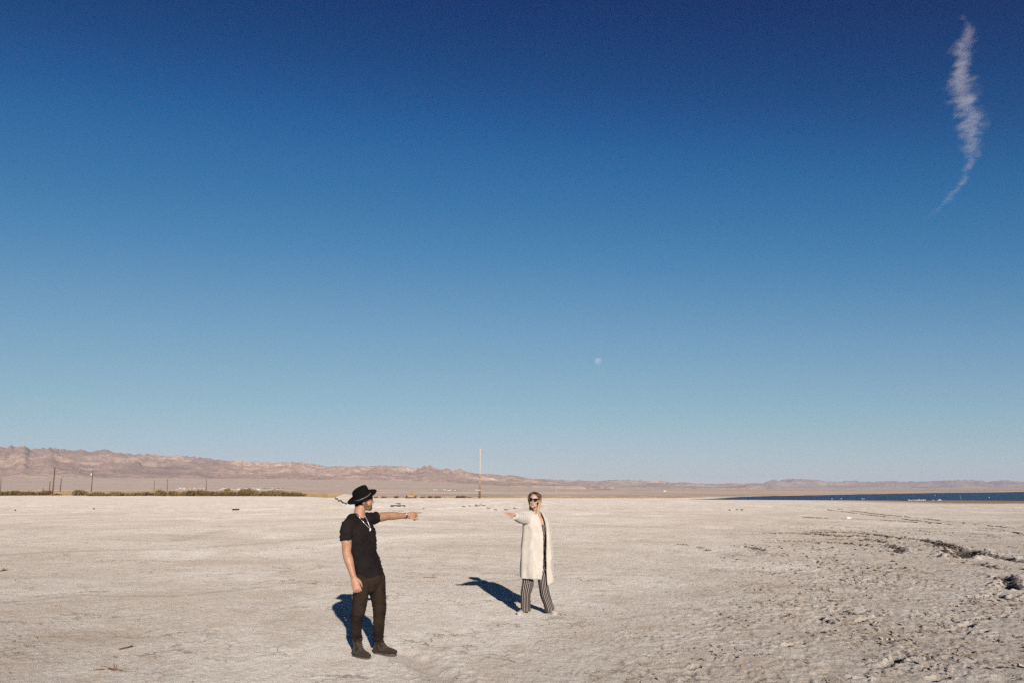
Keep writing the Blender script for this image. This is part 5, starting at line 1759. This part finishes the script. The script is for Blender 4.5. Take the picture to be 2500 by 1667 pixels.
    def tube(rows, nst, seed, side):
        n = 44
        pts = [r[0] for r in rows]; rad = [(r[1], r[2]) for r in rows]
        cp, cr = catmull(pts, rad, 6)
        o = len(V)
        for i, (p, r) in enumerate(zip(cp, cr)):
            tt = i / (len(cp) - 1)
            t = (cp[min(i + 1, len(cp) - 1)] - cp[max(i - 1, 0)]).normalized()
            s = (side - t * side.dot(t)).normalized(); b = t.cross(s)
            for k in range(n + 1):
                a = 2 * math.pi * k / n
                fo = 1 + .07 * math.sin(a * 5 + seed + tt * 2.0) * min(1, tt * 2) + .05 * float(noise(np.array(a * 1.3 + seed), np.array(tt * 9.0), 301))
                q = p + s * math.cos(a) * r[0] * fo + b * math.sin(a) * r[1] * fo
                V.append(tuple(q - off)); S.append(k / n * nst)
        rr = len(cp)
        for q in grid_faces(rr, n + 1): Fc.append(tuple(int(x) + o for x in q))
        Fc.append(tuple(o + k for k in range(n))[::-1])
    X = Vector((1, 0, 0))
    w = 1 / 7.35 * .00605
    tube([(P(1296, 1340, 12.09), .070, .085), (P(1294, 1375, 12.08), .076, .085), (B(1530, 470, 12.07), 92 * w, .080), (B(1527, 620, 12.05), 104 * w, .08), (B(1492, 800, 12.01), 86 * w, .075), (B(1493, 950, 12.02), 84 * w, .075), (B(1495, 1040, 12.03), 84 * w, .08), (B(1495, 1105, 12.03), 84 * w, .085)], 19, 1.0, X)
    tube([(P(1315, 1340, 12.12), .075, .09), (P(1317, 1375, 12.10), .080, .09), (B(1792, 470, 12.08), 92 * w, .085), (B(1812, 620, 12.06), 84 * w, .08), (B(1840, 800, 12.06), 85 * w, .075), (B(1888, 950, 12.06), 80 * w, .075), (B(1918, 1040, 12.06), 84 * w, .08), (B(1926, 1100, 12.06), 84 * w, .085)], 19, 2.6, X)
    tube([(P(1306, 1385, 12.11), .140, .112), (P(1305, 1360, 12.10), .150, .118), (P(1306, 1335, 12.10), .148, .112), (P(1310, 1315, 12.09), .128, .096), (P(1313, 1295, 12.08), .146, .108), (P(1313, 1283, 12.075), .142, .108), (P(1313, 1277, 12.07), .138, .104)], 34, .4, Rt)
    for sx in (-1, 1):
        c = P(1313, 1277, 12.07)
        tube([(c - Rt * .075 * sx + F * .095, .011, .004), (c - Rt * .072 * sx + F * .075 + Vector((0, 0, .06)), .011, .004), (c - Rt * .070 * sx + Vector((0, 0, .11)), .011, .004)], 2, 0, Rt)
    js = add_mesh('jumpsuit', V, Fc, sm, root, True)
    at = js.data.attributes.new('stripe', 'FLOAT', 'POINT'); at.data.foreach_set('value', np.array(S, np.float32))

    # coat
    rows = [  # v, left, right, opening left, opening right, half depth
        (1246.5, 1301, 1324, 1310, 1320, .075),
        (1250.5, 1292, 1328, 1311, 1322, .095),
        (1256, 1284, 1332, 1313, 1325, .120),
        (1266, 1279, 1336, 1316, 1329, .145),
        (1282, 1278, 1340, 1320, 1332.5, .158),
        (1300, 1277, 1343, 1323.5, 1334, .165),
        (1330, 1274, 1346, 1324.5, 1335, .175),
        (1370, 1272, 1347.5, 1323.5, 1335, .185),
        (1395, 1271.5, 1349, 1321.5, 1336, .205),
        (1409, 1272, 1350, 1320, 1338, .208)]
    na = 66; TH = .013
    rc = []; ro = []
    for r_ in rows: rc.append(Vector((r_[0], r_[1], r_[2]))); ro.append((r_[3], r_[4], r_[5]))
    cp, cr = catmull(rc, ro, 5)
    outer, inner = [], []
    rowsN = len(cp)
    for i, (a, b) in enumerate(zip(cp, cr)):
        v_, xl, xr = a; o1, o2, hb = b
        tt = i / (rowsN - 1)
        for k in range(na + 1):
            s = k / na
            pl = P(xl, v_, YB); pr = P(xr, v_, YB)
            cx = (pl.x + pr.x) / 2; Aw = (pr.x - pl.x) / 2
            th1 = math.acos(max(-.98, min(.98, (P(o1, v_, YB).x - cx) / Aw))); th2 = math.acos(max(-.98, min(.98, (P(o2, v_, YB).x - cx) / Aw)))
            th = th1 + (2 * math.pi + th2 - th1) * s
            hang = 17 * max(0, (s - .80) / .20) ** 1.6 * max(0, tt - .6) / .4          # the far panel hangs lower
            z = P(1310, v_ + hang, YB).z
            fo = 1 + tt * (.045 * math.sin(th * 5 + 1.0) + .035 * math.sin(th * 9 + 2 + tt * 1.5))
            for lst, m in ((outer, TH), (inner, -TH)):
                lst.append(Vector((cx + (Aw * fo + m) * math.cos(th), YB - .0 - (hb * fo + m) * math.sin(th), z)))
    g = Geo()
    nn = na + 1
    vs = outer + inner; fs = []
    O = len(outer)
    for i in range(rowsN - 1):
        for k in range(na):
            a, b, c, d = i * nn + k, i * nn + k + 1, (i + 1) * nn + k + 1, (i + 1) * nn + k
            fs.append((a, b, c, d)); fs.append((O + d, O + c, O + b, O + a))
        a, d = i * nn, (i + 1) * nn
        fs.append((a, d, O + d, O + a)); a, d = i * nn + na, (i + 1) * nn + na
        fs.append((d, a, O + a, O + d))
    for k in range(na):
        fs.append((k + 1, k, O + k, O + k + 1)); m0 = (rowsN - 1) * nn
        fs.append((m0 + k, m0 + k + 1, O + m0 + k + 1, O + m0 + k))
    g.add(vs, fs)
    # sleeves
    limb(g, [P(1293, 1264, 12.02), P(1284, 1264, 11.96), P(1271, 1263.5, 11.82), P(1261, 1259.5, 11.70), P(1256.5, 1258, 11.645)], [(.092), (.086), (.074), (.060), (.054)], None, 20, 4, (True, False))
    limb(g, [P(1303, 1256, 12.06), P(1293, 1254, 12.02), P(1282, 1253.5, 11.96), P(1268, 1254, 11.82), P(1259, 1255, 11.70)], [.050, .054, .053, .049, .045], None, 16, 4)
    limb(g, [P(1326, 1262, 12.15), P(1333.5, 1280, 12.17), P(1338.5, 1315, 12.16), P(1341, 1352, 12.08), P(1340, 1366, 12.03)], [.062, .068, .064, .058, .050], None, 18, 4)
    limb(g, [P(1302, 1256, 12.12), P(1313, 1247, 12.15), P(1325, 1256, 12.14)], [.050, .045, .045], None, 14, 4)
    def nap(w_, no):
        x, y, z = w_[:, 0], w_[:, 1], w_[:, 2]
        a = noise(x * 11 + y * 7, z * 3.2, 311)
        b = noise(x * 90 + y * 40, z * 95 + y * 50, 312)
        return .008 * ((1 - np.abs(a)) ** 3 - .3) + .0012 * b
    fuse(g, 'coat', knit_mat, root, .0078, 2, nap)

    # hair
    rnd = random.Random(44)
    V = []; Fc = []; Al = []
    def strand(pts, r):
        n = 6
        pts = [Vector(p) for p in pts]
        cp, cr = catmull(pts, [(1.0,)] * len(pts), 4)
        o = len(V)
        for i, p in enumerate(cp):
            t = (cp[min(i + 1, len(cp) - 1)] - cp[max(i - 1, 0)]).normalized()
            s = t.cross(Vector((.3, 1, .2))).normalized(); b = t.cross(s)
            q = i / (len(cp) - 1); rr = r * (1 - .65 * q ** 2) * (0.5 + min(.5, q * 4))
            for k in range(n):
                a = 2 * math.pi * k / n
                V.append(tuple(p + s * math.cos(a) * rr * 1.5 + b * math.sin(a) * rr - off)); Al.append(q)
        for q in grid_faces(len(cp), n, wrap=True): Fc.append(tuple(int(x) + o for x in q))
        Fc.append(tuple(o + (len(cp) - 1) * n + k for k in range(n))); Fc.append(tuple(o + k for k in range(n))[::-1])
    for i in range(430):
        side = 1 if rnd.random() < .62 else -1                      # hair falls more on picture right
        lx = -side                                                 # local +x is her right = picture left
        part_x = .012
        y0 = rnd.uniform(-.085, .070)
        top = Vector((part_x + lx * rnd.uniform(.0, .03), y0 * .8, .118 - .9 * y0 * y0 * 3 + rnd.uniform(-.004, .006)))
        wdt = .080 + rnd.uniform(-.004, .012)
        mid1 = Vector((lx * wdt * .78, y0 * 1.02 - .012, .083 + rnd.uniform(-.01, .012)))
        mid2 = Vector((lx * wdt * 1.04, y0 * .55 - .022, .020 + rnd.uniform(-.015, .015)))
        behind = side < 0
        ln = rnd.uniform(-.25, -.16) if not behind else rnd.uniform(-.06, .0)
        mid3 = Vector((lx * (wdt * (.98 if not behind else .82)), y0 * .4 - (-.004 if not behind else .065), -.06 + rnd.uniform(-.02, .02)))
        end = Vector((lx * (.070 + rnd.uniform(-.02, .02)) * (1 if not behind else .7), y0 * .4 + (.008 if not behind else -.07) + rnd.uniform(-.02, .03), ln))
        strand([HC + R @ (p * .99) for p in (top, mid1, mid2, mid3, end)], rnd.uniform(.0035, .0065))
    for i in range(160):                                            # back of the head
        a = rnd.uniform(-1.2, 1.2)
        pts = [(.012 + .01 * math.sin(a), -.02, .125), (.06 * math.sin(a), -.075, .09), (.082 * math.sin(a), -.102 * math.cos(a) - .01, .02), (.080 * math.sin(a), -.09 * math.cos(a) - .01, -.06), (.075 * math.sin(a), -.075, rnd.uniform(-.17, -.10))]
        strand([HC + R @ Vector(p) for p in pts], rnd.uniform(.005, .009))
    hr = add_mesh('hair', V, Fc, blonde_material(), root, True)
    at = hr.data.attributes.new('along', 'FLOAT', 'POINT'); at.data.foreach_set('value', np.array(Al, np.float32))

    # sunglasses with upswept corners
    g = Geo(); fr = Geo()
    for sx in (-1, 1):
        shape = [(.007, .008), (.013, .019), (.032, .022), (.052, .024), (.064, .025), (.063, .010), (.056, -.010), (.042, -.023), (.024, -.021), (.010, -.006)]
        vs = []
        for dy in (0, .004):
            vs += [HC + R @ (Vector((sx * x, .100 + dy - 3.2 * x * x, .016 + z)) * .97) for x, z in shape]
        m = len(shape)
        g.add(vs, [tuple(int(q) for q in x) for x in grid_faces(2, m, wrap=True)] + [tuple(range(m)), tuple(m + i for i in range(m))[::-1]])
        loop = [HC + R @ (Vector((sx * x, .1025 - 3.2 * x * x, .016 + z)) * .97) for x, z in shape]
        limb(fr, loop + [loop[0]], [.0030] * (m + 1), None, 6, 2, (False, False))
        limb(fr, [HC + R @ (Vector(p) * .97) for p in ((sx * .062, .088, .040), (sx * .074, .04, .030), (sx * .078, -.01, .018))], [.0045, .004, .003], None, 8, 3)
    limb(fr, [HC + R @ (Vector(p) * .97) for p in ((-.010, .103, .026), (0, .106, .029), (.010, .103, .026))], [.003] * 3, None, 6, 3)
    sg = part(g, 'sunglasses', lens_mat, root, root, False)
    part(fr, 'frame', frame_mat, sg, root)

    # canvas shoes
    def shoe(heel, toe, ankle):
        dirv = Vector((toe.x - heel.x, toe.y - heel.y, 0)); Lb = dirv.length; dirv.normalize(); sd = Vector((-dirv.y, dirv.x, 0)); z0 = gz - .003
        def q(f, z): return Vector((heel.x, heel.y, z0)) + dirv * (Lb * f) + Vector((0, 0, z))
        g = Geo()
        limb(g, [q(.08, .045), q(.3, .048), q(.55, .043), q(.78, .036), q(.95, .030)], [(.030, .036), (.034, .040), (.038, .030), (.040, .022), (.028, .016)], sd, 16, 4)
        limb(g, [q(.24, .05), q(.26, .085), Vector((ankle.x, ankle.y, z0 + .11))], [(.034, .042), (.035, .040), (.034, .036)], sd, 16, 4)
        o = fuse(g, 'shoe', shoe_mat, root, .005, 3)
        outl = [(.0, .018), (.06, .030), (.25, .034), (.5, .038), (.76, .043), (.91, .034), (.99, .016)]
        ring = [(f, w_) for f, w_ in outl] + [(f, -w_) for f, w_ in outl[::-1]]
        n = len(ring); vs = []
        for zz, k in ((0.0, .96), (.018, 1.0), (.024, .93)):
            vs += [q(f, zz) + sd * (w_ * k) for f, w_ in ring]
        part(Geo().add(vs, [tuple(int(i) for i in x) for x in grid_faces(3, n, wrap=True)] + [tuple(range(n))[::-1], tuple(2 * n + i for i in range(n))]), 'sole', rubber_w, o, root, False)
        part(Geo().add(*_cap(q, sd)), 'toe_cap', rubber_w, o, root)
    def _cap(q, sd):
        g = Geo(); g.ell(q(.90, .030), (.033, .033, .020), 14, 8); return g.v, g.f
    shoe(hR, tR, anR)
    shoe(hL, tL, anL)
    return root
build_woman()
# ------------------------------------------------------------------ air between here and the mountains
def build_haze():
    b = 46000.0
    v = [(-b, -b, -3), (b, -b, -3), (b, b, -3), (-b, b, -3), (-b, -b, 930), (b, -b, 930), (b, b, 930), (-b, b, 930)]
    f = [(0, 3, 2, 1), (4, 5, 6, 7), (0, 1, 5, 4), (1, 2, 6, 5), (2, 3, 7, 6), (3, 0, 4, 7)]
    m, nt, out = new_mat('haze')
    p = N(nt, 'ShaderNodeVolumePrincipled')
    p.inputs['Color'].default_value = (0.72, 0.81, 1.0, 1)
    p.inputs['Density'].default_value = 1.7e-5
    p.inputs['Anisotropy'].default_value = 0.0
    nt.links.new(p.outputs[0], out.inputs['Volume'])
    ob = add_mesh('haze', v, f, m)
    ob['kind'] = 'stuff'
build_haze()
